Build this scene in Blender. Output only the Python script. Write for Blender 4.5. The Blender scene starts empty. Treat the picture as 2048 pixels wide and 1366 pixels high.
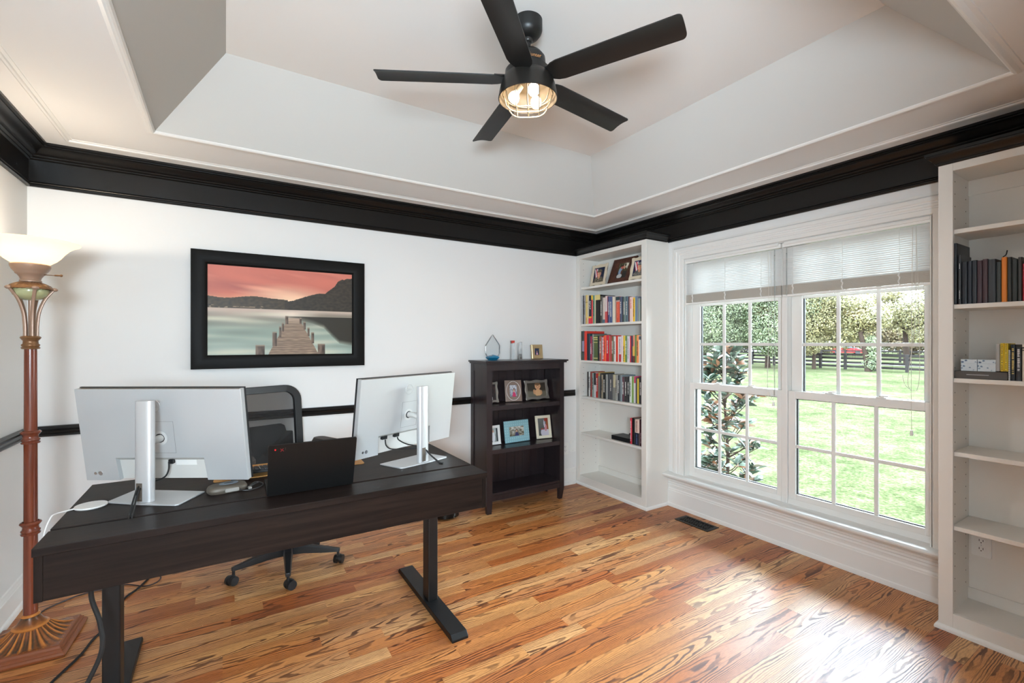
import bpy, bmesh, math, random
from mathutils import Vector, Matrix, noise as mnoise
random.seed(7)
PI = math.pi
S = bpy.context.scene
COL = S.collection

# ------------------------------------------------------------------ camera, sky, light, exposure
cam = bpy.data.cameras.new('camera')
cam.lens = 16.172; cam.sensor_width = 36; cam.shift_y = 3 / 2048; cam.clip_start = .02; cam.clip_end = 600
camo = bpy.data.objects.new('camera', cam); COL.objects.link(camo)
camo.location = (0, 0, 1.38); camo.rotation_euler = (PI / 2, 0, -math.radians(31.87))
S.camera = camo

W = bpy.data.worlds.new('overcast_sky'); S.world = W; W.use_nodes = True
_n = W.node_tree; _bg = _n.nodes['Background']
_tc = _n.nodes.new('ShaderNodeTexCoord'); _sx = _n.nodes.new('ShaderNodeSeparateXYZ'); _rp = _n.nodes.new('ShaderNodeValToRGB')
_n.links.new(_tc.outputs['Generated'], _sx.inputs[0]); _n.links.new(_sx.outputs['Z'], _rp.inputs['Fac']); _n.links.new(_rp.outputs['Color'], _bg.inputs['Color'])
_rp.color_ramp.elements[0].position = 0.0; _rp.color_ramp.elements[0].color = (.50, .53, .55, 1)
_rp.color_ramp.elements[1].position = .45; _rp.color_ramp.elements[1].color = (.72, .87, 1.0, 1)
_bg.inputs['Strength'].default_value = 35.0

def light(name, kind, loc, energy, color, size=.1, rot=None, size_y=None, aim=None):
    l = bpy.data.lights.new(name, kind); l.energy = energy; l.color = color
    if kind == 'AREA':
        l.shape = 'RECTANGLE'; l.size = size; l.size_y = size_y or size
    elif kind in ('POINT', 'SPOT'):
        l.shadow_soft_size = size
    o = bpy.data.objects.new(name, l); COL.objects.link(o); o.location = loc
    if aim is not None:
        o.rotation_euler = (Vector(aim) - Vector(loc)).to_track_quat('-Z', 'Y').to_euler()
    return o
# added fill lights in the unseen hall, shining into the room through the opening
light('added_fill_down', 'AREA', (-.1, -1.2, 2.42), 13, (.76, .90, 1.0), 1.6, size_y=1.4, aim=(-.1, -1.1, 0))
light('added_fill_up', 'AREA', (-.5, -.90, 1.5), 142, (.73, .885, 1.0), .9, size_y=.5, aim=(1.9, .9, 2.8))

S.view_settings.view_transform = 'Standard'; S.view_settings.look = 'None'
S.view_settings.exposure = 0.25; S.view_settings.gamma = 1.0; S.view_settings.use_curve_mapping = False
S.cycles.use_denoising = True
S.cycles.max_bounces = 8; S.cycles.diffuse_bounces = 5; S.cycles.glossy_bounces = 4; S.cycles.transmission_bounces = 6
S.cycles.transparent_max_bounces = 16; S.cycles.sample_clamp_indirect = 6; S.cycles.caustics_reflective = False; S.cycles.caustics_refractive = False

# ------------------------------------------------------------------ materials
def lin(c):
    return tuple(((v / 255) / 12.92 if v / 255 <= .04045 else ((v / 255 + .055) / 1.055) ** 2.4) for v in c[:3]) + (1,)
MATS = {}
def mat(name, col=(200, 200, 200), rough=.5, metal=0, spec=.5, emit=None, es=0, coat=0, bump=None, trans=0):
    if name in MATS: return MATS[name]
    m = bpy.data.materials.new(name); m.use_nodes = True
    p = m.node_tree.nodes['Principled BSDF']
    p.inputs['Base Color'].default_value = lin(col); p.inputs['Roughness'].default_value = rough
    p.inputs['Metallic'].default_value = metal; p.inputs['Specular IOR Level'].default_value = spec
    p.inputs['Coat Weight'].default_value = coat; p.inputs['Transmission Weight'].default_value = trans
    if emit: p.inputs['Emission Color'].default_value = lin(emit); p.inputs['Emission Strength'].default_value = es
    if bump:
        N = NT(m)
        nz = N.n('ShaderNodeTexNoise'); nz.inputs['Scale'].default_value = bump[0]
        tc = N.n('ShaderNodeTexCoord'); N.l(tc.outputs['Object'], nz.inputs['Vector'])
        b = N.n('ShaderNodeBump'); b.inputs['Strength'].default_value = bump[1]; b.inputs['Distance'].default_value = .002
        N.l(nz.outputs['Fac'], b.inputs['Height']); N.l(b.outputs['Normal'], p.inputs['Normal'])
    MATS[name] = m
    return m
class NT:
    def __init__(s, m): s.t = m.node_tree; s.p = s.t.nodes.get('Principled BSDF'); s.out = s.t.nodes.get('Material Output')
    def n(s, k): return s.t.nodes.new(k)
    def l(s, a, b): s.t.links.new(a, b)
    def math(s, op, a, b=None, c=None, clamp=False):
        q = s.n('ShaderNodeMath'); q.operation = op; q.use_clamp = clamp
        for i, v in enumerate((a, b, c)):
            if v is None: continue
            if isinstance(v, (int, float)): q.inputs[i].default_value = v
            else: s.l(v, q.inputs[i])
        return q.outputs[0]
    def noise(s, vec, scale, detail=3, rough=.5):
        q = s.n('ShaderNodeTexNoise'); q.inputs['Scale'].default_value = scale; q.inputs['Detail'].default_value = detail; q.inputs['Roughness'].default_value = rough
        if vec is not None: s.l(vec, q.inputs['Vector'])
        return q.outputs['Fac']
    def comb(s, x, y, z):
        q = s.n('ShaderNodeCombineXYZ')
        for i, v in enumerate((x, y, z)):
            if isinstance(v, (int, float)): q.inputs[i].default_value = v
            else: s.l(v, q.inputs[i])
        return q.outputs[0]
    def ramp(s, fac, stops, interp='LINEAR'):
        q = s.n('ShaderNodeValToRGB'); r = q.color_ramp; r.interpolation = interp
        while len(r.elements) < len(stops): r.elements.new(.5)
        for e, (p_, c) in zip(r.elements, stops): e.position = p_; e.color = lin(c) if max(c) > 1 else tuple(c) + (1,)
        s.l(fac, q.inputs['Fac']); return q.outputs['Color']
    def mix(s, fac, a, b, mode='MIX'):
        q = s.n('ShaderNodeMix'); q.data_type = 'RGBA'; q.blend_type = mode
        for sock, v in ((q.inputs[0], fac), (q.inputs[6], a), (q.inputs[7], b)):
            if isinstance(v, (int, float)): sock.default_value = v
            elif isinstance(v, tuple): sock.default_value = lin(v) if max(v) > 1 else v
            else: s.l(v, sock)
        return q.outputs[2]
    def mapped(s, scale, rot=(0, 0, 0)):
        tc = s.n('ShaderNodeTexCoord'); mp = s.n('ShaderNodeMapping'); mp.inputs['Scale'].default_value = scale; mp.inputs['Rotation'].default_value = rot
        s.l(tc.outputs['Object'], mp.inputs['Vector']); return mp.outputs['Vector']

def attr_mat(name, rough=.5, spec=.4, coat=0):
    if name in MATS: return MATS[name]
    m = mat(name, rough=rough, spec=spec, coat=coat); N = NT(m)
    a = N.n('ShaderNodeAttribute'); a.attribute_name = 'Col'; N.l(a.outputs['Color'], N.p.inputs['Base Color'])
    return m
def wood(name, c0, c1, axis=0, rough=.4, scale=1.0, spec=.4):
    if name in MATS: return MATS[name]
    m = mat(name, c0, rough, spec=spec); N = NT(m)
    sc = [30 * scale] * 3; sc[axis] = 1.2 * scale
    v = N.mapped(tuple(sc))
    f = N.noise(v, 2.2, 5, .6)
    sc2 = [7 * scale] * 3; sc2[axis] = .35 * scale
    f2 = N.noise(N.mapped(tuple(sc2)), 3, 3)
    g = N.math('ADD', N.math('MULTIPLY', f, .65), N.math('MULTIPLY', f2, .35))
    N.l(N.ramp(g, [(.36, c0), (.62, c1)]), N.p.inputs['Base Color'])
    return m

wallp = mat('white_wall_paint', (229, 228, 226), .55, spec=.3, bump=(220, .04))
whitep = mat('white_trim_paint', (232, 230, 226), .34, spec=.5)
casep = mat('bookcase_white_paint', (229, 225, 218), .4, spec=.4)
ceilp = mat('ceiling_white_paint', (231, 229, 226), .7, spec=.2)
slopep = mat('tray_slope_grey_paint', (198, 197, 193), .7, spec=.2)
blackp = mat('black_gloss_paint', (21, 19, 18), .3, spec=.32, bump=(35, .05))
blackm = mat('black_powder_coat', (17, 17, 18), .45, spec=.4)
fanm = mat('fan_black_metal', (24, 23, 22), .42, spec=.45)
plastic_k = mat('black_plastic', (19, 20, 22), .42)
plastic_g = mat('grey_plastic', (70, 74, 78), .45)
rubber = mat('black_rubber', (14, 14, 15), .65)
silver = mat('silver_plastic', (196, 198, 199), .36, metal=.35)
alu = mat('brushed_aluminium', (204, 205, 206), .38, metal=.45)
silver_w = mat('pale_silver_recess', (202, 200, 195), .45)
chrome = mat('chrome', (220, 222, 225), .12, metal=1)
white_pl = mat('white_plastic', (236, 234, 230), .35)
esp = wood('espresso_oak_veneer', (19, 13, 11), (38, 28, 24), 0, .45, .9, .14)
espz = wood('espresso_oak_veneer_upright', (19, 14, 12), (36, 27, 23), 2, .45, .9, .14)
darkw = wood('dark_espresso_paint', (36, 28, 30), (44, 35, 37), 2, .3, .6)
walnutm = wood('dark_walnut', (58, 32, 24), (92, 54, 40), 2, .5, 1.5)
paper = mat('paper_pages', (222, 214, 196), .8, spec=.1)
leather = mat('tan_leather', (203, 148, 84), .5, spec=.3, bump=(300, .1))
bulbm = mat('lit_bulb', (255, 240, 215), .4, emit=(255, 232, 200), es=36)
mahog = wood('mahogany_lacquer', (96, 44, 28), (128, 64, 42), 2, .22, .8, .6)
bronze = mat('antique_bronze', (128, 92, 60), .32, metal=.35, bump=(60, .15))
bronze_p = mat('pale_bronze', (164, 134, 114), .36, metal=.2)

def glass_mat(name, tint=(1, 1, 1), ior=1.45, rough=0.0):
    if name in MATS: return MATS[name]
    m = bpy.data.materials.new(name); m.use_nodes = True; N = NT(m); N.t.nodes.remove(N.p)
    t = N.n('ShaderNodeBsdfTransparent'); t.inputs['Color'].default_value = tint + (1,)
    g = N.n('ShaderNodeBsdfGlossy'); g.inputs['Roughness'].default_value = rough
    f = N.n('ShaderNodeFresnel'); f.inputs['IOR'].default_value = ior
    x = N.n('ShaderNodeMixShader'); N.l(f.outputs[0], x.inputs[0]); N.l(t.outputs[0], x.inputs[1]); N.l(g.outputs[0], x.inputs[2]); N.l(x.outputs[0], N.out.inputs['Surface'])
    MATS[name] = m; return m
glass = glass_mat('window_glass', (.97, .985, .98))
crystal = glass_mat('clear_crystal', (.96, .975, .98), 1.3)
def _milk(m):
    N = NT(m); d = N.n('ShaderNodeBsdfDiffuse'); d.inputs['Color'].default_value = (.85, .88, .9, 1); x = N.n('ShaderNodeMixShader'); x.inputs[0].default_value = .16
    src = N.out.inputs['Surface'].links[0].from_socket; N.l(src, x.inputs[1]); N.l(d.outputs[0], x.inputs[2]); N.l(x.outputs[0], N.out.inputs['Surface'])
_milk(crystal)
def thin_mat(name, col, alpha, trans=.0):
    m = bpy.data.materials.new(name); m.use_nodes = True; N = NT(m)
    N.p.inputs['Base Color'].default_value = lin(col); N.p.inputs['Roughness'].default_value = .6
    t = N.n('ShaderNodeBsdfTransparent'); x = N.n('ShaderNodeMixShader'); x.inputs[0].default_value = alpha
    N.l(t.outputs[0], x.inputs[1]); N.l(N.p.outputs[0], x.inputs[2]); N.l(x.outputs[0], N.out.inputs['Surface'])
    MATS[name] = m; return m
meshm = thin_mat('black_mesh_fabric', (24, 23, 24), .52)
def translucent_mat(name, col, amount, rough=.5):
    m = mat(name, col, rough); N = NT(m)
    t = N.n('ShaderNodeBsdfTranslucent'); t.inputs['Color'].default_value = lin(col)
    x = N.n('ShaderNodeMixShader'); x.inputs[0].default_value = amount
    N.l(N.p.outputs[0], x.inputs[1]); N.l(t.outputs[0], x.inputs[2]); N.l(x.outputs[0], N.out.inputs['Surface'])
    return m
slatm = translucent_mat('white_blind_slat', (222, 222, 220), .03, .4)

def leaf_mat(name, stops, trans=.3, rough=.5):
    m = mat(name, stops[0][1], rough, spec=.35); N = NT(m)
    a = N.n('ShaderNodeAttribute'); a.attribute_name = 'Col'
    c = N.ramp(a.outputs['Fac'], stops); N.l(c, N.p.inputs['Base Color'])
    t = N.n('ShaderNodeBsdfTranslucent'); N.l(c, t.inputs['Color'])
    x = N.n('ShaderNodeMixShader'); x.inputs[0].default_value = trans
    N.l(N.p.outputs[0], x.inputs[1]); N.l(t.outputs[0], x.inputs[2]); N.l(x.outputs[0], N.out.inputs['Surface'])
    return m

# ------------------------------------------------------------------ mesh helpers
class B:
    def __init__(s): s.bm = bmesh.new(); s.mi = 0
    def v(s, p): return s.bm.verts.new(p)
    def f(s, vs):
        try: q = s.bm.faces.new(vs); q.material_index = s.mi; return q
        except ValueError: return None
    def hexa(s, p):
        v = [s.v(q) for q in p]
        for a in ((0, 3, 2, 1), (4, 5, 6, 7), (0, 1, 5, 4), (1, 2, 6, 5), (2, 3, 7, 6), (3, 0, 4, 7)): s.f([v[i] for i in a])
        return s
    def box(s, x0, x1, y0, y1, z0, z1, M=None):
        p = [(x0, y0, z0), (x1, y0, z0), (x1, y1, z0), (x0, y1, z0), (x0, y0, z1), (x1, y0, z1), (x1, y1, z1), (x0, y1, z1)]
        if M is not None: p = [M @ Vector(q) for q in p]
        return s.hexa(p)
    def cyl(s, p, q, r, r2=None, n=20):
        p = Vector(p); q = Vector(q); r2 = r if r2 is None else r2
        d = (q - p).normalized(); a = d.orthogonal().normalized(); b = d.cross(a)
        A = [s.v(p + (a * math.cos(2 * PI * i / n) + b * math.sin(2 * PI * i / n)) * r) for i in range(n)]
        C = [s.v(q + (a * math.cos(2 * PI * i / n) + b * math.sin(2 * PI * i / n)) * r2) for i in range(n)]
        for i in range(n): s.f([A[i], A[(i + 1) % n], C[(i + 1) % n], C[i]])
        s.f(A[::-1]); s.f(C); return s
    def lathe(s, prof, n=40, c=(0, 0), M=None):
        rings = []
        for r, z in prof:
            if r < 1e-6: rings.append([s.v((c[0], c[1], z))])
            else: rings.append([s.v((c[0] + r * math.cos(2 * PI * i / n), c[1] + r * math.sin(2 * PI * i / n), z)) for i in range(n)])
        for a, b in zip(rings, rings[1:]):
            for i in range(n):
                j = (i + 1) % n
                if len(a) == 1 and len(b) == 1: continue
                if len(a) == 1: s.f([a[0], b[j], b[i]])
                elif len(b) == 1: s.f([a[i], a[j], b[0]])
                else: s.f([a[i], a[j], b[j], b[i]])
        if M is not None:
            for rg in rings:
                for v in rg: v.co = M @ v.co
        return s
    def tube(s, pts, r, n=8, flat=None, up=None):
        pts = [Vector(p) for p in pts]; rings = []; pa = None
        for i, p in enumerate(pts):
            d = (pts[min(i + 1, len(pts) - 1)] - pts[max(i - 1, 0)]).normalized()
            if up is not None: a = (Vector(up) - d * d.dot(Vector(up))).normalized()
            elif pa is None: a = d.orthogonal().normalized()
            else: a = (pa - d * d.dot(pa)).normalized()
            pa = a; b = d.cross(a); rr = r[i] if isinstance(r, (list, tuple)) else r; fl = flat or 1
            rings.append([s.v(p + a * math.cos(2 * PI * k / n) * rr + b * math.sin(2 * PI * k / n) * rr * fl) for k in range(n)])
        for A, C in zip(rings, rings[1:]):
            for k in range(n): s.f([A[k], A[(k + 1) % n], C[(k + 1) % n], C[k]])
        s.f(rings[0][::-1]); s.f(rings[-1]); return s
    def prism(s, poly, fn0, fn1):
        a = [s.v(fn0(*p)) for p in poly]; b = [s.v(fn1(*p)) for p in poly]; n = len(poly)
        for i in range(n): s.f([a[i], a[(i + 1) % n], b[(i + 1) % n], b[i]])
        s.f(a[::-1]); s.f(b); return s
    def grid(s, nx, ny, fn):
        g = [[s.v(fn(i / nx, j / ny)) for i in range(nx + 1)] for j in range(ny + 1)]
        for j in range(ny):
            for i in range(nx): s.f([g[j][i], g[j][i + 1], g[j + 1][i + 1], g[j + 1][i]])
        return s
    def sphere(s, c, r, sc=(1, 1, 1), u=20, v=12):
        prof = [(max(0, math.sin(PI * i / v)) * r, -math.cos(PI * i / v) * r) for i in range(v + 1)]
        return s.lathe([(0 if i in (0, v) else p[0], p[1]) for i, p in enumerate(prof)], u, M=Matrix.Translation(c) @ Matrix.Diagonal((*sc, 1)))
    def xf(s, M):
        for v in s.bm.verts: v.co = M @ v.co
        return s
    def build(s, name, mats, parent=None, bevel=0, smooth=0, world=False, seg=2, fix=True):
        if world and parent is not None:
            for v in s.bm.verts: v.co -= parent.location if parent.parent is None else parent.matrix_world.translation
        if fix: bmesh.ops.recalc_face_normals(s.bm, faces=s.bm.faces)
        me = bpy.data.meshes.new(name); s.bm.to_mesh(me); s.bm.free()
        for m in (mats if isinstance(mats, (list, tuple)) else [mats]): me.materials.append(m)
        if smooth:
            me.polygons.foreach_set('use_smooth', [True] * len(me.polygons)); me.set_sharp_from_angle(angle=math.radians(smooth))
        o = bpy.data.objects.new(name, me); COL.objects.link(o)
        if parent is not None: o.parent = parent
        if bevel:
            k = o.modifiers.new('bevel', 'BEVEL'); k.width = bevel; k.segments = seg; k.limit_method = 'ANGLE'; k.angle_limit = math.radians(40)
        return o
def tag(o, label, cat, group=None, kind=None):
    o['label'] = label; o['category'] = cat
    if group: o['group'] = group
    if kind: o['kind'] = kind
    return o
def thing(name, label, cat, loc=(0, 0, 0), rz=0, group=None):
    o = bpy.data.objects.new(name, None); o.empty_display_size = .05; COL.objects.link(o)
    o.location = loc; o.rotation_euler = (0, 0, rz)
    return tag(o, label, cat, group)
def struct(b, name, mats, label, cat, **k):
    return tag(b.build(name, mats, **k), label, cat, kind='structure')
def dup(o, parent=None):
    c = o.copy(); COL.objects.link(c)
    if parent is not None: c.parent = parent
    for ch in list(o.children): dup(ch, c)
    return c
def box(*a): return B().box(*a)
def colors(o, fn):
    """per-point colour attribute from fn(co) -> sRGB tuple"""
    me = o.data; a = me.color_attributes.new('Col', 'FLOAT_COLOR', 'POINT'); d = []
    for v in me.vertices: d += list(fn(v.co))
    a.data.foreach_set('color', d)
def smooth_path(pts, n=8):
    P = [Vector(p) for p in pts]; out = []
    for i in range(len(P) - 1):
        p0 = P[max(i - 1, 0)]; p1 = P[i]; p2 = P[i + 1]; p3 = P[min(i + 2, len(P) - 1)]
        for k in range(n):
            t = k / n
            out.append(.5 * ((2 * p1) + (p2 - p0) * t + (2 * p0 - 5 * p1 + 4 * p2 - p3) * t * t + (3 * p1 - p0 - 3 * p2 + p3) * t ** 3))
    out.append(P[-1]); return out
def rrect(w, h, r, n=6):
    out = []
    for cx, cy, a0 in ((w / 2 - r, h / 2 - r, 0), (-w / 2 + r, h / 2 - r, PI / 2), (-w / 2 + r, -h / 2 + r, PI), (w / 2 - r, -h / 2 + r, 1.5 * PI)):
        for i in range(n + 1):
            a = a0 + PI / 2 * i / n; out.append((cx + r * math.cos(a), cy + r * math.sin(a)))
    return out
def text(name, body, size, M, material, parent, depth=.0006, align='CENTER'):
    cu = bpy.data.curves.new(name, 'FONT'); cu.body = body; cu.size = size; cu.extrude = depth; cu.align_x = align; cu.align_y = 'CENTER'
    cu.materials.append(material); tmp = bpy.data.objects.new('text_shape', cu); COL.objects.link(tmp); me = bpy.data.meshes.new_from_object(tmp); bpy.data.objects.remove(tmp)
    o = bpy.data.objects.new(name, me); COL.objects.link(o); o.parent = parent; o.matrix_local = M
    return o
def facing(x, y, z, right, up):
    r = Vector(right).normalized(); u = Vector(up).normalized(); n = r.cross(u)
    M = Matrix((r, u, n)).transposed().to_4x4(); M.translation = (x, y, z); return M
ORD = ['first', 'second', 'third', 'fourth', 'fifth', 'sixth', 'seventh', 'eighth', 'ninth', 'tenth', 'eleventh', 'twelfth', 'thirteenth', 'fourteenth', 'fifteenth', 'sixteenth', 'seventeenth', 'eighteenth', 'nineteenth', 'twentieth'] + ['twenty-' + q for q in ('first', 'second', 'third', 'fourth', 'fifth', 'sixth', 'seventh', 'eighth', 'ninth')] + ['thirtieth', 'thirty-first', 'thirty-second', 'thirty-third']

# ------------------------------------------------------------------ room shell
XL, XR, YB, YF, ZC = -.922, 3.22, 3.53, -.08, 2.46
def floor_mat():
    m = mat('oak_strip_floor', (180, 120, 75), .3, spec=.5); N = NT(m)
    uv = N.n('ShaderNodeUVMap'); uv.uv_map = 'UVMap'; sx = N.n('ShaderNodeSeparateXYZ'); N.l(uv.outputs['UV'], sx.inputs[0]); U, V = sx.outputs[0], sx.outputs[1]
    a = N.n('ShaderNodeAttribute'); a.attribute_name = 'pid'; sc = N.n('ShaderNodeSeparateColor'); N.l(a.outputs['Color'], sc.inputs[0]); r1, r2, r3 = sc.outputs[0], sc.outputs[1], sc.outputs[2]
    seed = N.math('MULTIPLY', r1, 57.0)
    n1 = N.noise(N.comb(N.math('MULTIPLY', U, 1.7), N.math('MULTIPLY', V, .8), seed), 1.0, 2, .5)
    n2 = N.noise(N.comb(N.math('MULTIPLY', U, 9.0), N.math('MULTIPLY', V, 2.5), seed), 1.0, 3)
    vc = N.math('SUBTRACT', V, N.math('MULTIPLY', N.math('SUBTRACT', r3, .5), 1.5))
    v2 = N.math('MULTIPLY', N.math('MULTIPLY', vc, vc), N.math('ADD', 5.0, N.math('MULTIPLY', r2, 5.0)))
    ulin = N.math('MULTIPLY', U, N.math('MULTIPLY', N.math('SUBTRACT', r2, .12), 9.0))
    f = N.math('ADD', N.math('ADD', v2, ulin), N.math('ADD', N.math('MULTIPLY', n1, 7.0), N.math('MULTIPLY', n2, 1.1)))
    w = N.math('ADD', N.math('MULTIPLY', N.math('SINE', N.math('MULTIPLY', f, 6.283)), .5), .5)
    amp = N.noise(N.comb(N.math('MULTIPLY', U, 3.0), N.math('MULTIPLY', V, 2.0), N.math('ADD', seed, 9.0)), 1.0, 2)
    pores = N.noise(N.comb(N.math('MULTIPLY', U, 30.0), N.math('MULTIPLY', V, 42.0), seed), 1.0, 3, .7)
    base = N.ramp(r1, [(0, (156, 80, 36)), (.2, (194, 118, 58)), (.42, (212, 152, 92)), (.6, (174, 96, 44)), (.8, (220, 168, 112)), (1, (198, 122, 62))])
    base = N.mix(N.math('MULTIPLY', N.math('SUBTRACT', pores, .42, clamp=True), 2.2, clamp=True), base, N.mix(1.0, base, (150, 130, 115), 'MULTIPLY'))
    dk = N.ramp(w, [(0, (0, 0, 0)), (.58, (0, 0, 0)), (.84, (255, 255, 255)), (1, (255, 255, 255))])
    k = N.math('MULTIPLY', dk, N.math('MULTIPLY_ADD', amp, 2.4, -.5, clamp=True), clamp=True)
    colr = N.mix(N.math('MULTIPLY', k, .92), base, N.mix(1.0, base, (104, 78, 64), 'MULTIPLY'))
    edge = N.math('GREATER_THAN', N.math('ABSOLUTE', V), .487)
    colr = N.mix(N.math('MULTIPLY', edge, .55), colr, (70, 40, 22))
    N.l(colr, N.p.inputs['Base Color'])
    N.l(N.math('MULTIPLY_ADD', k, .12, .36), N.p.inputs['Roughness'])
    bp = N.n('ShaderNodeBump'); bp.inputs['Strength'].default_value = .12; bp.inputs['Distance'].default_value = .002
    N.l(N.math('MULTIPLY', k, -1.0), bp.inputs['Height']); N.l(bp.outputs['Normal'], N.p.inputs['Normal'])
    return m
def make_floor():
    b = B(); bm = b.bm; uvl = bm.loops.layers.uv.new('UVMap'); cl = bm.loops.layers.float_color.new('pid')
    wd = .079; y = -2.35; rng = random.Random(3)
    while y < YB + .02:
        x = -1.4 - rng.random() * .8
        while x < XR + .2:
            L = rng.choice((.35, .5, .65, .8, 1.0, 1.2)) * (.8 + .4 * rng.random())
            x0, x1 = max(x, -1.4), min(x + L, XR + .2)
            if x1 > x0:
                q = b.f([b.v((x0, y, 0)), b.v((x1, y, 0)), b.v((x1, y + wd, 0)), b.v((x0, y + wd, 0))])
                ou = rng.random() * 40; c = (rng.random(), rng.random(), rng.random(), 1); fl = rng.choice((1, -1))
                for lp, (uu, vv) in zip(q.loops, ((x0, -.5), (x1, -.5), (x1, .5), (x0, .5))): lp[uvl].uv = (fl * uu + ou, vv); lp[cl] = c
            x += L
        y += wd
    return struct(b, 'floor', floor_mat(), 'oak strip floor with strong cathedral grain', 'floor', fix=False)
make_floor()
struct(box(XL - .1, XR + .2, YB, YB + .1, 0, 2.9), 'wall_back', wallp, 'white wall behind the desk with the lake picture', 'wall')
struct(box(XL - .1, XL, YF - .1, YB + .1, 0, 2.9), 'wall_left', wallp, 'white wall beside the floor lamp', 'wall')
b = box(XL - .1, -.86, YF - .1, YF, 0, 2.9); b.box(.78, XR + .2, YF - .1, YF, 0, 2.9); b.box(-.86, .78, YF - .1, YF, 2.22, 2.9)  # opening lets the added fill in, wall keeps it off the right bookcase
struct(b, 'wall_front', wallp, 'white wall behind the camera with the opening to the hall', 'wall')
struct(box(-1.4, -1.3, -2.3, YF - .1, 0, 2.5), 'wall_hall_left', wallp, 'white hall wall behind the camera, lamp side', 'wall')
struct(box(1.3, 1.4, -2.3, YF - .1, 0, 2.5), 'wall_hall_right', wallp, 'white hall wall behind the camera, window side', 'wall')
struct(box(-1.4, 1.4, -2.4, -2.3, 0, 2.5), 'wall_hall_back', wallp, 'white far wall of the hall behind the camera', 'wall')
struct(box(-1.4, 1.4, -2.4, YF - .1, 2.46, 2.56), 'ceiling_hall', wallp, 'white ceiling of the hall behind the camera', 'ceiling')
b = B()
WY0, WY1, WZ0, WZ1 = .906, 2.467, .25, 2.063
b.box(XR, XR + .2, YF, WY0, 0, 2.9); b.box(XR, XR + .2, WY1, YB, 0, 2.9); b.box(XR, XR + .2, WY0, WY1, 0, WZ0); b.box(XR, XR + .2, WY0, WY1, WZ1, 2.9)
struct(b, 'wall_right', wallp, 'white wall holding the double window', 'wall')
# tray ceiling
TX0, TX1, TY0, TY1 = -.306, 2.65, .505, 2.945
UX0, UX1, UY0, UY1, ZT = 0.0, 2.355, .815, 2.652, 2.80
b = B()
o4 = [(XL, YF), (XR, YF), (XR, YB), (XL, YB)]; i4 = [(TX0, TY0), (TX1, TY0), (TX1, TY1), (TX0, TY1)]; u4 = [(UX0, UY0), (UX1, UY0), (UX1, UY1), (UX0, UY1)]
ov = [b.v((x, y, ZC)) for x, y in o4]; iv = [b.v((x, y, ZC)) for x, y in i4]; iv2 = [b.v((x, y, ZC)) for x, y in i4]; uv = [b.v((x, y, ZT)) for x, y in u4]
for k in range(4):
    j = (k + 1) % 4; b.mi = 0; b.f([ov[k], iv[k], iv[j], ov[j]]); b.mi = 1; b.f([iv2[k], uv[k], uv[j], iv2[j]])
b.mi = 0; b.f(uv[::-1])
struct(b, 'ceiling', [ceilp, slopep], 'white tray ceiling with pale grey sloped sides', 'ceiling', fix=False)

def run(prof, side, r=(XL, XR, YF, YB), outward=False):
    """moulding along one wall of a rectangle, mitred at both ends; prof = (distance from the wall, height)"""
    b = B(); s_ = -1 if outward else 1
    x0, x1, y0, y1 = r
    def c(p, k):
        p *= s_
        return {0: ((x0 + p), (y1 - p)), 1: ((x1 - p), (y1 - p)), 2: ((x1 - p), (y0 + p)), 3: ((x0 + p), (y0 + p))}[k]
    k0, k1 = {'back': (0, 1), 'right': (1, 2), 'front': (2, 3), 'left': (3, 0)}[side]
    A = [b.v((*c(p, k0), z)) for p, z in prof]; C = [b.v((*c(p, k1), z)) for p, z in prof]
    for i in range(len(prof) - 1): b.f([A[i], A[i + 1], C[i + 1], C[i]])
    b.f(A); b.f(C[::-1])
    return b
crown = [(0, 2.236), (.013, 2.236), (.017, 2.241), (.017, 2.248), (.013, 2.253), (.015, 2.258), (.011, 2.264), (.008, 2.266), (.008, 2.382), (.014, 2.384), (.018, 2.388), (.018, 2.393), (.026, 2.396), (.030, 2.400), (.030, 2.404)]
for i in range(9):
    t = i / 8; crown.append((.032 + .052 * t, 2.406 + .034 * (t + .22 * math.sin(2 * PI * t) * -.55)))
crown += [(.088, 2.441), (.088, 2.446), (.102, 2.448), (.102, ZC), (0, ZC)]
bead = [(.196, ZC), (.197, 2.453), (.204, 2.449), (.212, 2.451), (.216, 2.4565), (.228, 2.4575), (.230, ZC)]
nm = {'back': 'behind the desk', 'right': 'over the window', 'left': 'by the floor lamp', 'front': 'behind the camera'}
tn = 0
def trim(b, m, label, cat='trim', **k):
    global tn
    tn += 1; return struct(b, 'trim_%d' % tn, m, label, cat, **k)
for sd in ('back', 'right', 'left', 'front'):
    trim(run(crown, sd), blackp, 'glossy black crown moulding and frieze along the wall ' + nm[sd], smooth=30)
    trim(run(bead, sd), whitep, 'thin white bead on the ceiling border ' + nm[sd], smooth=30)
tr = (TX0, TX1, TY0, TY1)
edge = [(0, ZC + .006), (0, 2.455), (.006, 2.449), (.014, 2.447), (.02, 2.449), (.026, 2.454), (.038, 2.456), (.040, ZC)]
for sd in ('back', 'right', 'left', 'front'):
    trim(run(edge, sd, tr, True), whitep, 'white edge moulding of the tray opening on the side ' + nm[sd], smooth=30)
rail = [(0, .862), (.012, .862), (.016, .867), (.016, .874), (.011, .880), (.014, .893), (.024, .902), (.030, .907), (.030, .916), (.024, .921), (0, .921)]
trim(run(rail, 'back', (XL, 2.935, YF, YB)), blackp, 'black chair rail along the wall behind the desk', smooth=30)
trim(run(rail, 'left'), blackp, 'black chair rail along the wall by the floor lamp', smooth=30)
base = [(0, 0), (.026, 0), (.026, .012), (.022, .024), (.014, .028), (.014, .118), (.011, .122), (.011, .130), (.006, .140), (.006, .148), (0, .152)]
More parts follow.
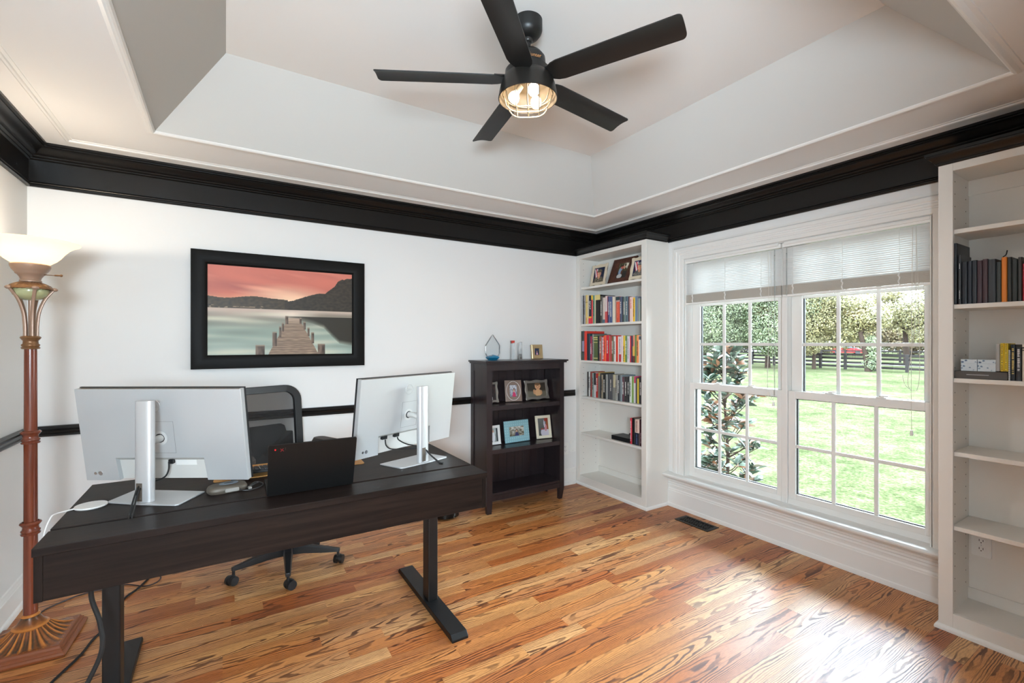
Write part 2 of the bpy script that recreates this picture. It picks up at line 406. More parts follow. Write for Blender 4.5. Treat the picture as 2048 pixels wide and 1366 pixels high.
struct(run(base, 'back', (XL, 2.94, YF, YB)), 'baseboard_back', whitep, 'white baseboard under the chair rail behind the desk', 'baseboard', smooth=30)
struct(run(base, 'left'), 'baseboard_left', whitep, 'white baseboard by the floor lamp', 'baseboard', smooth=30)
# tall base and apron under the window
prof = [(0, 0), (.030, 0), (.030, .012), (.026, .026), (.020, .030), (.020, .133), (.016, .137), (.016, .146), (.010, .154), (.010, .160), (.013, .163), (.013, .172), (.016, .178), (.012, .190), (.017, .196), (.012, .208), (.018, .214), (.018, .226), (.024, .232), (.024, .25), (0, .25)]
b = B(); A = [b.v((XR - p, 2.632, z)) for p, z in prof]; C = [b.v((XR - p, .807, z)) for p, z in prof]
for i in range(len(prof) - 1): b.f([A[i], A[i + 1], C[i + 1], C[i]])
b.f(A); b.f(C)
struct(b, 'baseboard_right', whitep, 'tall white moulded base under the window sill', 'baseboard', smooth=30)

# ------------------------------------------------------------------ the double window
b = B(); fl = [(0, .0), (.004, .006), (.017, .006), (.02, .010), (.02, .034), (.016, .038), (.016, .046), (.02, .05), (.02, .062), (.016, .066), (.016, .074), (.02, .078), (.02, .1), (.012, .108), (.008, .123), (0, .124)]
# casing: fluted profile (proud of the wall, distance from the opening), mitred at the top corners
def casing_path(d): return [(WY1 + d, .285), (WY1 + d, WZ1 + d), (WY0 - d if d < .099 else WY0 - .099, WZ1 + d), (WY0 - min(d, .099), .285)]
rows = [[b.v((XR - p, y, z)) for y, z in casing_path(d)] for p, d in fl]
for A, C in zip(rows, rows[1:]):
    for k in range(3): b.f([A[k], A[k + 1], C[k + 1], C[k]])
trim(b, whitep, 'white fluted casing around the double window', smooth=30)
b = B(); nose = [(3.136, .262), (3.131, .268), (3.131, .277), (3.137, .284), (3.145, .286), (3.27, .288), (3.27, .25), (3.15, .25), (3.142, .256)]
b.prism(nose, lambda x, z: (x, 2.632, z), lambda x, z: (x, .807, z))
trim(b, whitep, 'white rounded window sill board', smooth=40)
def window(n, ya, yb, label):
    """one double-hung unit between ya (towards the back wall) and yb"""
    root = tag(bpy.data.objects.new('window_%d' % n, None), label, 'window', kind='structure'); COL.objects.link(root); root.location = (3.30, (ya + yb) / 2, .288)
    f = B()
    f.box(3.205, 3.38, *((ya, ya + .0062) if n == 1 else (yb - .0062, yb)), .25, WZ1)
    f.box(3.205, 3.38, yb, ya, 2.045, WZ1 - .001); f.hexa([(3.255, yb, .286), (3.38, yb, .27), (3.38, ya, .27), (3.255, ya, .286), (3.262, yb, .325), (3.38, yb, .318), (3.38, ya, .318), (3.262, ya, .325)])
    f.build('window_frame', whitep, root, world=True, bevel=.002)
    for nm_, x, za, zb, g0, g1, rows_ in (('lower_sash', 3.26, .322, 1.055, .36, 1.004, 2), ('upper_sash', 3.302, 1.012, 2.045, 1.05, 2.01, 3)):
        y0, y1 = yb + .002, ya - .002
        s = B(); st = .046; d = .036
        gy0, gy1 = y0 + .034, y1 - .046
        if nm_ == 'upper_sash': gy0, gy1 = y0 + .05, y1 - .068
        s.box(x, x + d, y0, gy0, za, zb); s.box(x, x + d, gy1, y1, za, zb); s.box(x, x + d, gy0, gy1, za, g0); s.box(x, x + d, gy0, gy1, g1, zb)
        so = s.build(nm_, whitep, root, world=True, bevel=.003)
        so.location = (0, 0, 0)
        k = B(); k.box(x + .012, x + .024, gy0, gy1, g0, g1)
        r0 = root.location
        g = B(); g.box(x + .017, x + .021, gy0, gy1, g0, g1)
        for v in g.bm.verts: v.co -= r0
        g.build('glass_pane', glass, so)
        k.bm.free(); k = B(); w = .011
        for i in (1, 2):
            yy = gy0 + (gy1 - gy0) * i / 3; k.box(x + .004, x + .0165, yy - w, yy + w, g0, g1)
        for i in range(1, rows_):
            zz = g0 + (g1 - g0) * i / rows_; k.box(x + .005, x + .0165, gy0, gy1, zz - w, zz + w)
        for v in k.bm.verts: v.co -= r0
        k.build('muntin_grid', whitep, so, bevel=.004)
        gk = B()
        for (a0, a1, c0, c1) in ((gy0 - .001, gy0 + .006, g0, g1), (gy1 - .006, gy1 + .001, g0, g1), (gy0, gy1, g0, g0 + .005), (gy0, gy1, g1 - .005, g1)): gk.box(x + .022, x + .035, a0, a1, c0, c1)
        for v in gk.bm.verts: v.co -= r0
        gk.build('glazing_gasket', rubber, so)
        if nm_ == 'lower_sash':
            for t in (.3, .7):
                l = B(); yy = gy0 + (gy1 - gy0) * t
                l.box(x + .004, x + .034, yy - .026, yy + .026, 1.0552, 1.061); l.cyl((x + .018, yy, 1.061), (x + .018, yy, 1.070), .012); l.box(x + .008, x + .02, yy - .035, yy + .002, 1.064, 1.071)
                for v in l.bm.verts: v.co -= r0
                l.build('sash_lock', white_pl, so, bevel=.0015)
    return root
window(1, 2.461, 1.712, 'white double-hung window beside the corner bookcase, magnolia outside')
window(2, 1.673, .912, 'white double-hung window on the doorway side, beyond the mullion')
trim(box(3.25, 3.38, 1.6935 - .0195, 1.6935 + .0175, .286, 2.045), whitep, 'white mullion post between the two windows', bevel=.003)

def blind(y1, y0, label, wand_y, cords, tassel):
    root = thing('window_blind', label, 'blind', (3.225, (y0 + y1) / 2, 1.69), group='white mini blinds raised over the windows')
    cx = 3.228
    box(cx - .014, cx + .014, y0 + .001, y1 - .001, 2.03, 2.058).build('headrail', white_pl, root, .002, world=True)
    s = B(); n = 21
    for i in range(n):
        z = 2.018 - i * .0122
        for k in range(4):
            pass
        pts = []
        for k in range(5):
            t = k / 4 - .5; a = math.radians(45); dx = t * .017 * math.cos(a); dz = t * .017 * math.sin(a) + .0016 * (1 - 4 * t * t)
            pts.append((cx + dx, z - dz))
        A = [s.v((x, y0 + .002, zz)) for x, zz in pts]; C = [s.v((x, y1 - .002, zz)) for x, zz in pts]
        for k in range(4): s.f([A[k], A[k + 1], C[k + 1], C[k]])
    s.build('slats', slatm, root, smooth=60, world=True)
    t = B(); z = 1.772
    for i in range(17):
        t.box(cx - .0085, cx + .0085, y0 + .002, y1 - .002, z - .0026, z); z -= .0037
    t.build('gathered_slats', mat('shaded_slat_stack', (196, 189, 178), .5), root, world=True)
    box(cx - .009, cx + .009, y0 + .002, y1 - .002, 1.694, 1.7085).build('bottom_rail', white_pl, root, .002, world=True)
    for fr in (.09, .46, .82):
        yy = y1 - (y1 - y0) * fr; c = B()
        for dx in (-.0105, .0105): c.cyl((cx + dx, yy, 1.70), (cx + dx, yy, 2.03), .0009, n=6)
        c.tube([(cx - .012 - .003 * (i % 2), yy + .004 * math.sin(i * 1.9), 1.772 - i * .011) for i in range(7)], .0035, 6)
        c.build('ladder_cord', white_pl, root, world=True)
    w = B(); w.cyl((cx - .02, wand_y, 2.02), (cx - .02, wand_y, 1.98), .003, n=8); w.cyl((cx - .021, wand_y, 1.985), (cx - .021, wand_y, 1.02 if tassel < 1 else 1.7), .0035, n=8)
    w.build('tilt_wand', glass_mat('clear_wand', (.9, .92, .92), 1.5), root, world=True)
    l = B()
    for pts in cords: l.tube(smooth_path(pts, 6), .0012, 5)
    l.build('lift_cord', mat('cord_white', (225, 222, 214), .7), root, world=True)
    k = B(); e = cords[0][-1]; k.lathe([(.0, e[2] - .03), (.007, e[2] - .03), (.0085, e[2] - .02), (.005, e[2]), (0, e[2])], 12, (e[0], e[1])); k.build('cord_tassel', white_pl, root, world=True, smooth=40)
    return root
xb = 3.208
blind(2.4665, 1.697, 'raised white mini blind on the window beside the corner bookcase', 1.735, [[(xb, 1.78, 2.02), (xb, 1.775, 1.5), (xb, 1.785, 1.12), (xb, 1.765, 1.02), (xb, 1.745, .985), (xb - .002, 1.742, .975)], [(xb, 1.76, 2.02), (xb, 1.755, 1.4), (xb, 1.735, 1.1), (xb, 1.742, 1.0), (xb, 1.765, .99), (xb, 1.785, 1.05), (xb, 1.778, 1.3)]], 0)
blind(1.690, .907, 'raised white mini blind on the window farther from the corner bookcase', 1.655, [[(xb, .985, 2.02), (xb, .99, 1.5), (xb, .992, 1.15), (xb, .99, .9)], [(xb, .97, 2.02), (xb, .975, 1.5), (xb, 1.005, 1.2), (xb, 1.0, 1.13), (xb, .985, 1.12), (xb, .965, 1.13), (xb, .955, 1.25), (xb, .96, 1.6), (xb, .97, 2.0)], [(xb, 1.03, 1.2), (xb, 1.02, 1.15), (xb, .995, 1.122), (xb, .99, 1.12)]], 1)

# ------------------------------------------------------------------ built-in bookcases
def bookcase(name, y0, y1, label, crown_ends):
    root = thing(name, label, 'bookcase', (3.08, (y0 + y1) / 2, 0)); XF = 2.94; XB = 3.205; st = .053
    T = 2.24; zt = 2.20; zb = .09
    box(XF + .018, XR - .002, y0, y0 + .02, 0, T).build('side_panel', casep, root, world=True)
    box(XF + .018, XR - .002, y1 - .02, y1, 0, T).build('side_panel', casep, root, world=True)
    b = box(XB, XR - .002, y0 + .02, y1 - .02, 0, T); b.box(XB - .008, XB, y0 + .045, y1 - .045, zt - .075, zt); b.box(XB - .014, XB, y0 + .045, y1 - .045, zb, zb + .055)
    b.build('back_panel', casep, root, world=True)
    box(XF + .018, XB, y0 + .02, y1 - .02, zt + .001, T).build('top_panel', casep, root, world=True)
    box(XF + .018, XB, y0 + .02, y1 - .02, zb - .02, zb).build('bottom_panel', casep, root, world=True)
    # inner liners flush with the face frame
    b = box(XF + .018, XB, y0 + .02, y0 + .046, zb, zt); b.box(XF + .018, XB, y1 - .046, y1 - .02, zb, zt); b.build('side_liner', casep, root, world=True)
    b = box(XF, XF + .018, y0, y0 + st, 0, T); b.box(XF, XF + .018, y1 - st, y1, 0, T); b.box(XF, XF + .018, y0 + st, y1 - st, zt, T); b.box(XF, XF + .018, y0 + st, y1 - st, 0, zb)
    b.build('face_frame', casep, root, world=True, bevel=.0015)
    for z in (1.922, 1.564, 1.212, .860, .505):
        box(XF + .0185, XB - .001, y0 + .0465, y1 - .0465, z - .021, z).build('shelf', casep, root, world=True, bevel=.002)
    b = B(); n = 0
    for yy in (y0 + .0462, y1 - .0462):
        sgn = 1 if yy < (y0 + y1) / 2 else -1
        for xx in (XF + .055, XB - .05):
            for i in range(34):
                z = .18 + i * .06
                if min(abs(z - q + .01) for q in (1.922, 1.564, 1.212, .860, .505)) < .02: continue
                b.cyl((xx, yy, z), (xx, yy + sgn * .0006, z), .003, n=8)
    b.build('peg_holes', mat('peg_hole_dark', (70, 62, 55), .8), root, world=True)['kind'] = 'stuff'
    b = B()   # shoe moulding round the foot
    sp = [(0, 0), (.013, 0), (.013, .010), (.010, .018), (.004, .023), (0, .024)]
    pth = [(XF, y1), (XF, y0)] + ([(XR - .035, y0)] if crown_ends == 'low' else [])
    def off(d):
        return [(XF - d, y1), (XF - d, y0 - d)] + ([(XR - .032, y0 - d)]) if crown_ends == 'low' else [(XR - .03, y1 + d), (XF - d, y1 + d), (XF - d, y0)]
    def sweep(b, prof):
        rows = [[b.v((x, y, z)) for x, y in off(d)] for d, z in prof]
        for A, C in zip(rows, rows[1:]):
            for k in range(len(A) - 1): b.f([A[k], A[k + 1], C[k + 1], C[k]])
        return b
    sweep(b, sp).build('base_moulding', whitep, root, world=True, smooth=30)
    cp = [(-.002, 2.236), (.004, 2.236), (.008, 2.240), (.008, 2.246), (.013, 2.249), (.016, 2.256), (.020, 2.262), (.028, 2.27), (.034, 2.276), (.036, 2.283), (.041, 2.285), (.041, 2.298), (-.01, 2.30)]
    sweep(B(), cp).build('crown_moulding', blackp, root, world=True, smooth=30)
    return root
bookcase('built_in_bookcase', 2.634, 3.528, 'white built-in bookcase with full shelves between the dark bookcase and the window', 'low')
bookcase('built_in_bookcase', -.07, .805, 'white built-in bookcase past the window, black notebooks on one shelf', 'high')

# ------------------------------------------------------------------ books
BK = {}
def bookmat(c, gloss=.42):
    k = 'book_%d_%d_%d' % c
    return mat(k, c, gloss, spec=.4)
def rowtext(c): return (235, 232, 225) if sum(c) < 330 else (60, 50, 50)
def book(row, i, y0, y1, h, c, desc, z0, x0, depth, label, group, extra=None, lean=0):
    """upright book, spine towards the room; y0 > y1"""
    t = y0 - y1 - .0006; ym = (y0 + y1) / 2
    root = thing('book', label, 'book', (x0, ym, z0), 0, group)
    b = B(); cv = .0022 if t > .008 else .0012; hw = t / 2
    # boards and a slightly rounded spine
    prof = [(depth, hw), (.004, hw), (.001, hw * .75), (0, hw * .3), (0, -hw * .3), (.001, -hw * .75), (.004, -hw), (depth, -hw), (depth, -hw + cv), (.006, -hw + cv), (.006, hw - cv), (depth, hw - cv)]
    b.prism(prof, lambda x, y: (x, y, 0), lambda x, y: (x, y, h))
    b.build('cover', bookmat(c), root)
    box(.0065, depth - .004, -hw + cv + .0002, hw - cv - .0002, .003, h - .003).build('page_block', paper, root)
    # spine bands and lettering, standing just proud of the spine
    def band(z0_, z1_, cc, nm='spine_band', fr=.98):
        box(-.0008, .004, -hw * fr, hw * fr, z0_ * h, z1_ * h).build(nm, bookmat(cc), root)
    for e in extra or ():
        if e[0] == 'band': band(e[1], e[2], e[3])
        elif e[0] == 'letters':
            q = B(); rng = random.Random(i * 31 + row); zz = e[2] * h; w = min(hw * .42, .0045) * (e[4] if len(e) > 4 else 1)
            while zz > e[1] * h:
                L = .003 + .004 * rng.random()
                q.box(-.0012, .001, -w * (.6 + .4 * rng.random()), w, zz - L, zz); zz -= L + .0016 + (.004 if rng.random() < .18 else 0)
            q.build('spine_lettering', bookmat(e[3]), root)
        elif e[0] == 'word':
            text('spine_lettering', e[1], e[2], facing(-.001, 0, h * e[3], (0, 0, -1), (0, -1, 0)), bookmat(e[4]), root, .0003)
        elif e[0] == 'spiral':
            q = B(); n = int(h / .009)
            for k in range(n):
                zz = .006 + k * .009; q.tube([(-.0045 * math.cos(a) + .001, hw * .8 * math.sin(a), zz) for a in [PI * (-.5 + j / 6) for j in range(7)]], .0009, 5)
            q.build('wire_spiral', chrome, root)
    if lean: root.rotation_euler = (lean, 0, 0)
    return root
def shelf_row(row, data, names, z0, x0, depth, where, group, extras={}):
    rng = random.Random(row)
    for i, ((y0, y1, h, c), d) in enumerate(zip(data, names)):
        ex = extras.get(i)
        if ex is None:
            ex = [('letters', .25 + .1 * rng.random(), .8, rowtext(c))] if (y0 - y1) > .02 and rng.random() < .8 else []
        book(row, i, y0, y1, h, c, d, z0, x0, depth(i, h) , '%s, %s %s' % (d, ORD[i], where), group, ex)
DA = [(3.481,3.459,.282,(205,205,205)),(3.459,3.446,.28,(40,42,45)),(3.446,3.419,.278,(150,148,150)),(3.418,3.386,.28,(215,190,120)),(3.386,3.371,.276,(200,190,170)),(3.371,3.332,.271,(40,40,55)),(3.332,3.313,.271,(215,60,60)),(3.313,3.286,.269,(100,140,115)),(3.286,3.275,.268,(215,205,170)),(3.275,3.211,.268,(25,22,22)),(3.209,3.182,.251,(80,75,70)),(3.179,3.145,.235,(205,190,180)),(3.145,3.116,.248,(210,190,190)),(3.116,3.107,.242,(110,30,60)),(3.107,3.083,.239,(70,80,120)),(3.083,3.055,.235,(65,80,125)),(3.053,3.025,.232,(215,205,185)),(3.005,2.961,.229,(210,85,60)),(2.961,2.93,.225,(75,85,110)),(2.93,2.918,.223,(40,42,50)),(2.918,2.893,.221,(100,115,110)),(2.893,2.857,.222,(85,105,115)),(2.857,2.845,.219,(90,40,45)),(2.845,2.806,.213,(235,205,195)),(2.806,2.781,.204,(230,180,40)),(2.779,2.767,.214,(100,140,160)),(2.767,2.748,.211,(120,125,140)),(2.748,2.723,.194,(140,150,140)),(2.723,2.706,.193,(60,60,50))]
NA = ['pale grey wire-bound notebook', 'thin black book', 'mid grey book', 'pale yellow book', 'cream paperback', 'navy test-prep book with red foot', 'slim red book', 'green book', 'slim cream book', 'thick black book with yellow head', 'dark grey-brown book', 'cream book with blue foot', 'pale pink book with red foot', 'thin maroon book', 'dark blue book', 'blue book', 'ivory book', 'orange-red book', 'slate blue book', 'thin charcoal book', 'grey-green book', 'blue-grey book', 'thin dark red book', 'pinkish white book', 'bright yellow book', 'thin teal book', 'grey-blue book', 'shorter sage grey book', 'dark olive book']
XA = {0: [('spiral',)], 3: [('band', .74, .755, (90, 60, 30)), ('letters', .02, .22, (200, 110, 50))], 5: [('word', 'GMAT', .03, .66, (240, 240, 240)), ('band', .0, .2, (222, 50, 72)), ('band', .2, .26, (235, 170, 60))], 6: [('band', .84, .99, (235, 200, 60))], 9: [('band', .82, 1, (220, 200, 130))], 11: [('band', .0, .14, (70, 95, 110))], 12: [('band', 0, .42, (200, 80, 80))], 17: [('band', .86, .995, (45, 70, 75)), ('band', .8, .855, (190, 170, 165)), ('letters', .2, .7, (225, 130, 110))], 23: [('letters', .5, .9, (200, 60, 60))], 24: [('letters', .2, .92, (120, 90, 20))]}
shelf_row(1, DA, NA, 1.5642, 2.963, lambda i, h: .17 + .03 * ((i * 7) % 5) / 4, "from the back wall on the bookcase's second shelf", 'books on the second shelf of the corner bookcase', XA)
DB = [(3.481,3.466,.284,(50,60,45)),(3.466,3.437,.284,(60,60,65)),(3.436,3.398,.283,(215,60,45)),(3.398,3.366,.259,(25,28,45)),(3.366,3.351,.254,(30,60,75)),(3.351,3.322,.232,(150,30,65)),(3.322,3.301,.251,(130,130,120)),(3.301,3.246,.238,(85,100,60)),(3.246,3.221,.234,(35,25,30)),(3.221,3.195,.231,(165,85,60)),(3.195,3.184,.224,(130,130,140)),(3.184,3.159,.23,(215,50,50)),(3.159,3.134,.239,(235,85,25)),(3.134,3.092,.239,(205,35,55)),(3.092,3.079,.232,(150,120,100)),(3.079,3.064,.229,(195,60,60)),(3.064,3.038,.232,(110,90,60)),(3.035,3.01,.228,(225,220,215)),(3.01,2.982,.231,(205,60,35)),(2.981,2.968,.226,(225,220,215)),(2.968,2.945,.226,(215,205,205)),(2.945,2.92,.233,(225,205,205)),(2.92,2.895,.233,(225,185,40)),(2.895,2.873,.233,(90,130,70)),(2.873,2.841,.229,(220,215,220)),(2.841,2.825,.229,(190,55,65)),(2.825,2.806,.229,(60,55,80)),(2.806,2.783,.233,(210,130,100)),(2.783,2.765,.237,(100,130,70)),(2.765,2.737,.234,(240,150,90)),(2.737,2.717,.23,(215,215,205)),(2.717,2.706,.23,(40,38,40))]
NB = ['dark green book', 'charcoal book with lavender patch', 'tall bright red book', 'black-navy book', 'thin dark teal book', 'crimson book', 'grey book', 'olive green book with gold bands', 'black-brown book', 'rust brown book', 'thin grey-blue book', 'red book with big white lettering', 'orange-red book', 'deep crimson book', 'tan-brown book', 'thin red book', 'olive brown book', 'white book', 'red-orange book', 'thin white book', 'white book with red foot', 'pinkish white book', 'mustard yellow book', 'green book', 'white book with pale lettering', 'slim red book', 'dark navy book', 'salmon book', 'slim green book', 'light orange book', 'off-white book', 'thin black book']
XBk = {1: [('band', .3, .66, (150, 145, 170)), ('letters', .04, .25, (120, 120, 110))], 7: [('band', .9, .94, (215, 200, 130)), ('band', .83, .86, (215, 200, 130)), ('band', .72, .74, (215, 200, 130)), ('band', .08, .12, (200, 190, 130))], 11: [('letters', .1, .95, (240, 225, 220), 1.6)], 5: [('letters', .3, .7, (230, 215, 215), 1.2)], 20: [('band', 0, .3, (190, 60, 70)), ('letters', .4, .9, (120, 110, 115))], 22: [('letters', .05, .6, (90, 75, 20), 1.2)], 24: [('letters', .15, .9, (170, 150, 160))], 27: [('band', .25, .6, (225, 180, 90)), ('band', 0, .24, (110, 60, 50))], 30: [('band', .85, .98, (90, 100, 105))]}
shelf_row(2, DB, NB, 1.2122, 2.963, lambda i, h: .23 if i < 7 else .16 + .03 * ((i * 5) % 4) / 3, "from the back wall on the bookcase's third shelf", 'books on the third shelf of the corner bookcase', XBk)
DC = [(3.433,3.415,.239,(35,30,30)),(3.415,3.393,.24,(205,205,200)),(3.393,3.366,.242,(150,60,50)),(3.366,3.337,.231,(140,155,150)),(3.337,3.313,.236,(200,200,200)),(3.313,3.278,.231,(175,45,40)),(3.278,3.253,.242,(170,140,80)),(3.253,3.236,.234,(50,50,50)),(3.236,3.215,.221,(150,135,110)),(3.215,3.177,.222,(45,45,42)),(3.177,3.152,.227,(170,170,165)),(3.152,3.132,.228,(70,70,72)),(3.132,3.084,.23,(85,85,88)),(3.084,3.052,.23,(190,180,150)),(3.052,3.025,.232,(160,156,148)),(3.025,2.994,.23,(70,72,75)),(2.994,2.967,.232,(130,140,145)),(2.967,2.944,.217,(90,50,60)),(2.944,2.903,.219,(65,62,62)),(2.903,2.881,.221,(50,50,52)),(2.881,2.856,.228,(215,220,210)),(2.856,2.827,.227,(130,160,90)),(2.827,2.809,.231,(210,70,110)),(2.809,2.791,.221,(80,80,78)),(2.791,2.774,.214,(220,190,60)),(2.774,2.732,.23,(60,58,60))]
NC = ['black book', 'white book', 'mottled red book', 'grey-green book', 'white book with black head', 'brick red book', 'ochre book', 'thin dark book', 'tan book', 'thick black book', 'light grey wire-bound notebook', 'thin dark grey book', 'thick mid grey book', 'cream and grey book', 'warm grey book', 'dark blue-grey book', 'steel grey book', 'dark maroon book', 'brown-black book', 'charcoal book', 'white-green book', 'leaf green book', 'thin pink book', 'thin grey book', 'thin yellow book', 'thick dark book']
XC = {4: [('band', .5, .99, (40, 42, 46))], 10: [('spiral',)], 13: [('band', 0, .5, (130, 130, 125))], 2: [('letters', .05, .95, (60, 30, 30), 1.6)], 6: [('band', 0, .85, (120, 118, 110))], 22: [('band', 0, .75, (215, 210, 210))]}
shelf_row(3, DC, NC, .8602, 3.0, lambda i, h: .17 if i % 3 else .19, "from the back wall on the bookcase's fourth shelf", 'books on the fourth shelf of the corner bookcase', XC)
DD = [(2.858,2.838,.222,(200,40,60)),(2.836,2.805,.225,(28,26,26)),(2.804,2.754,.22,(225,195,180)),(2.753,2.715,.226,(60,30,35))]
ND = ['slim red book', 'black book', 'pale book with dark foot', 'dark maroon book']
shelf_row(4, DD, ND, .5052, 2.985, lambda i, h: .18, "beside the black case on the bookcase's fifth shelf", 'books on the fifth shelf of the corner bookcase', {0: [('letters', .1, .9, (235, 200, 205))], 1: [], 2: [('band', 0, .48, (40, 40, 52)), ('letters', .52, .95, (150, 90, 80)), ('letters', .05, .42, (90, 110, 160))], 3: [('letters', .1, .5, (150, 120, 125))]})
t = thing('black_case', 'flat black case lying on the fifth shelf beside the slim red book', 'case', (2.985, 2.972, .5056))
b = box(0, .15, -.11, .113, 0, .038); b.build('case_body', plastic_k, t, .003)
b = B(); b.hexa([(.155, -.098, 0), (.165, -.098, 0), (.165, .05, .038), (.155, .05, .038), (.155, -.103, .19), (.165, -.103, .19), (.165, -.08, .15), (.155, -.08, .15)]) ; b.build('bookend_fin', plastic_k, t)

DE = [(.754,.741,.293,(45,47,52)),(.74,.729,.236,(58,62,66)),(.728,.707,.199,(20,25,35)),(.707,.692,.201,(25,30,42)),(.692,.675,.202,(35,40,48)),(.675,.657,.198,(60,40,48)),(.657,.639,.202,(65,45,50)),(.639,.613,.198,(50,55,60)),(.612,.596,.182,(55,60,60)),(.596,.578,.201,(215,125,40)),(.577,.563,.199,(45,48,48)),(.563,.546,.188,(45,50,50)),(.545,.532,.194,(55,55,52)),(.531,.515,.163,(170,40,60)),(.514,.496,.19,(48,50,54)),(.495,.47,.2,(120,90,70))]
DE[0] = (.7575, .744, .293, (45, 47, 52))
NE_ = ['tall dark grey notebook', 'slate notebook with white spine mark', 'blue-black notebook', 'navy notebook', 'dark navy notebook', 'dark maroon notebook', 'maroon-brown notebook', 'thick charcoal notebook', 'shorter charcoal notebook', 'orange notebook', 'black notebook with pale spine edge', 'worn charcoal notebook', 'worn black notebook', 'short red notebook', 'dark grey notebook beyond the red one', 'brown notebook']
def dE(i, h): return .19 if i == 0 else (.15 if i == 1 else .13)
shelf_row(5, DE, NE_, 1.5642, 2.965, dE, 'from the window along the shelf of notebooks', 'notebooks on the bookcase past the window', {k: ([('letters', .12, .28, (200, 205, 210), .5), ('letters', .72, .82, (220, 222, 225), .5)] if k == 1 else []) for k in range(16)})
t = thing('ribbon_bookmark', 'black ribbon bookmark sticking up behind the orange notebook', 'bookmark', (3.0, .59, 1.7655))
B().tube(smooth_path([(.01, .015, -.018), (.0, .008, .004), (.0, -.002, .014), (0, -.006, .034)], 6), .0022, 6).build('ribbon', rubber, t)
DF = [(.614,.599,.163,(160,160,158)),(.599,.587,.167,(225,195,55)),(.587,.574,.167,(228,200,60)),(.574,.567,.137,(190,195,200)),(.567,.551,.161,(28,35,42)),(.551,.533,.148,(45,48,52)),(.532,.519,.163,(215,205,190)),(.518,.5,.15,(90,95,100))]
NF = ['grey book standing on the dark box', 'yellow dotted book on the dark box', 'second yellow dotted book on the dark box', 'thin wire-bound notebook', 'black book with gold lettering', 'charcoal book with white lettering', 'cream book', 'blue-grey book']
for i, ((y0, y1, h, c), d) in enumerate(zip(DF, NF)):
    onb = i < 3
    ex = [[], [('letters', .04, .98, (120, 100, 20), .8)], [('letters', .04, .98, (130, 105, 25), .6)], [('spiral',)], [('letters', .2, .9, (200, 175, 100), 1)], [('letters', .3, .95, (205, 205, 205), 1)], [('band', .88, .92, (60, 55, 50)), ('band', .82, .85, (60, 55, 50))], []][i]
    book(6, i, y0, y1, h - (.041 if onb else 0), c, d, 1.2122 + (.0405 if onb else 0), 2.962, .12, '%s, %s from the window beside the patterned boxes' % (d, ORD[i]), 'books beside the patterned boxes', ex)
t = thing('storage_box', 'flat dark grey box lying on the shelf beneath the patterned boxes', 'box', (2.962, .665, 1.2122))
b = box(0, .16, -.0895, .087, 0, .036); b.build('box_body', mat('dark_grey_card', (72, 68, 64), .5), t, .002)
box(-.0006, .001, -.03, .045, .0185, .0205).build('silver_line', alu, t)
def vine_mat():
    m = mat('blue_white_floral_paper', (190, 205, 215), .5); N = NT(m)
    v = N.n('ShaderNodeTexVoronoi'); v.inputs['Scale'].default_value = 62; N.l(N.mapped((1, 1, 1)), v.inputs['Vector'])
    f = N.noise(N.mapped((1, 1, 1)), 90, 2)
    g = N.math('ADD', v.outputs['Distance'], N.math('MULTIPLY', f, .55))
    N.l(N.ramp(g, [(.40, (52, 72, 108)), (.5, (118, 146, 172)), (.62, (198, 212, 220))]), N.p.inputs['Base Color']); return m
for k, (ya, yb) in enumerate(((.731, .6745), (.6735, .613))):
    t = thing('patterned_box', ['blue and white floral box on the dark box, at the bookcase side', 'blue and white floral box on the dark box, beside the grey book'][k], 'box', (2.966, (ya + yb) / 2, 1.2487), group='floral boxes on the bookcase shelf')
    hw = (ya - yb) / 2 - .0006
    box(0, .06, -hw, hw, 0, .036).build('box_body', vine_mat(), t, .001); box(-.001, .061, -hw, hw, .036, .0545).build('box_lid', vine_mat(), t, .001)

# ------------------------------------------------------------------ printed pictures
printm = attr_mat('printed_picture', .45, .3)
def clamp(x, a=0, b=1): return max(a, min(b, x))
def mixc(a, b, t): t = clamp(t); return tuple(p + (q - p) * t for p, q in zip(a, b))
def nz(x, y, z=0): return mnoise.noise(Vector((x, y, z)))
def print_sheet(name, w, h, nx, ny, fn, parent, M=None):
    """flat print: a fine grid, local x to the right, local y up, facing +z"""
    b = B().grid(nx, ny, lambda u, v: (w * (u - .5), h * (v - .5), 0))
    o = b.build(name, printm, parent, fix=False); me = o.data
    a = me.color_attributes.new('Col', 'FLOAT_COLOR', 'POINT'); d = []
    for v in me.vertices: d += list(lin(tuple(max(0, min(255, q)) for q in fn(v.co.x / w + .5, .5 - v.co.y / h))))
    a.data.foreach_set('color', d)
    if M is not None: o.matrix_local = M
    return o
def inell(u, v, cx, cy, rx, ry): return ((u - cx) / rx) ** 2 + ((v - cy) / ry) ** 2 < 1
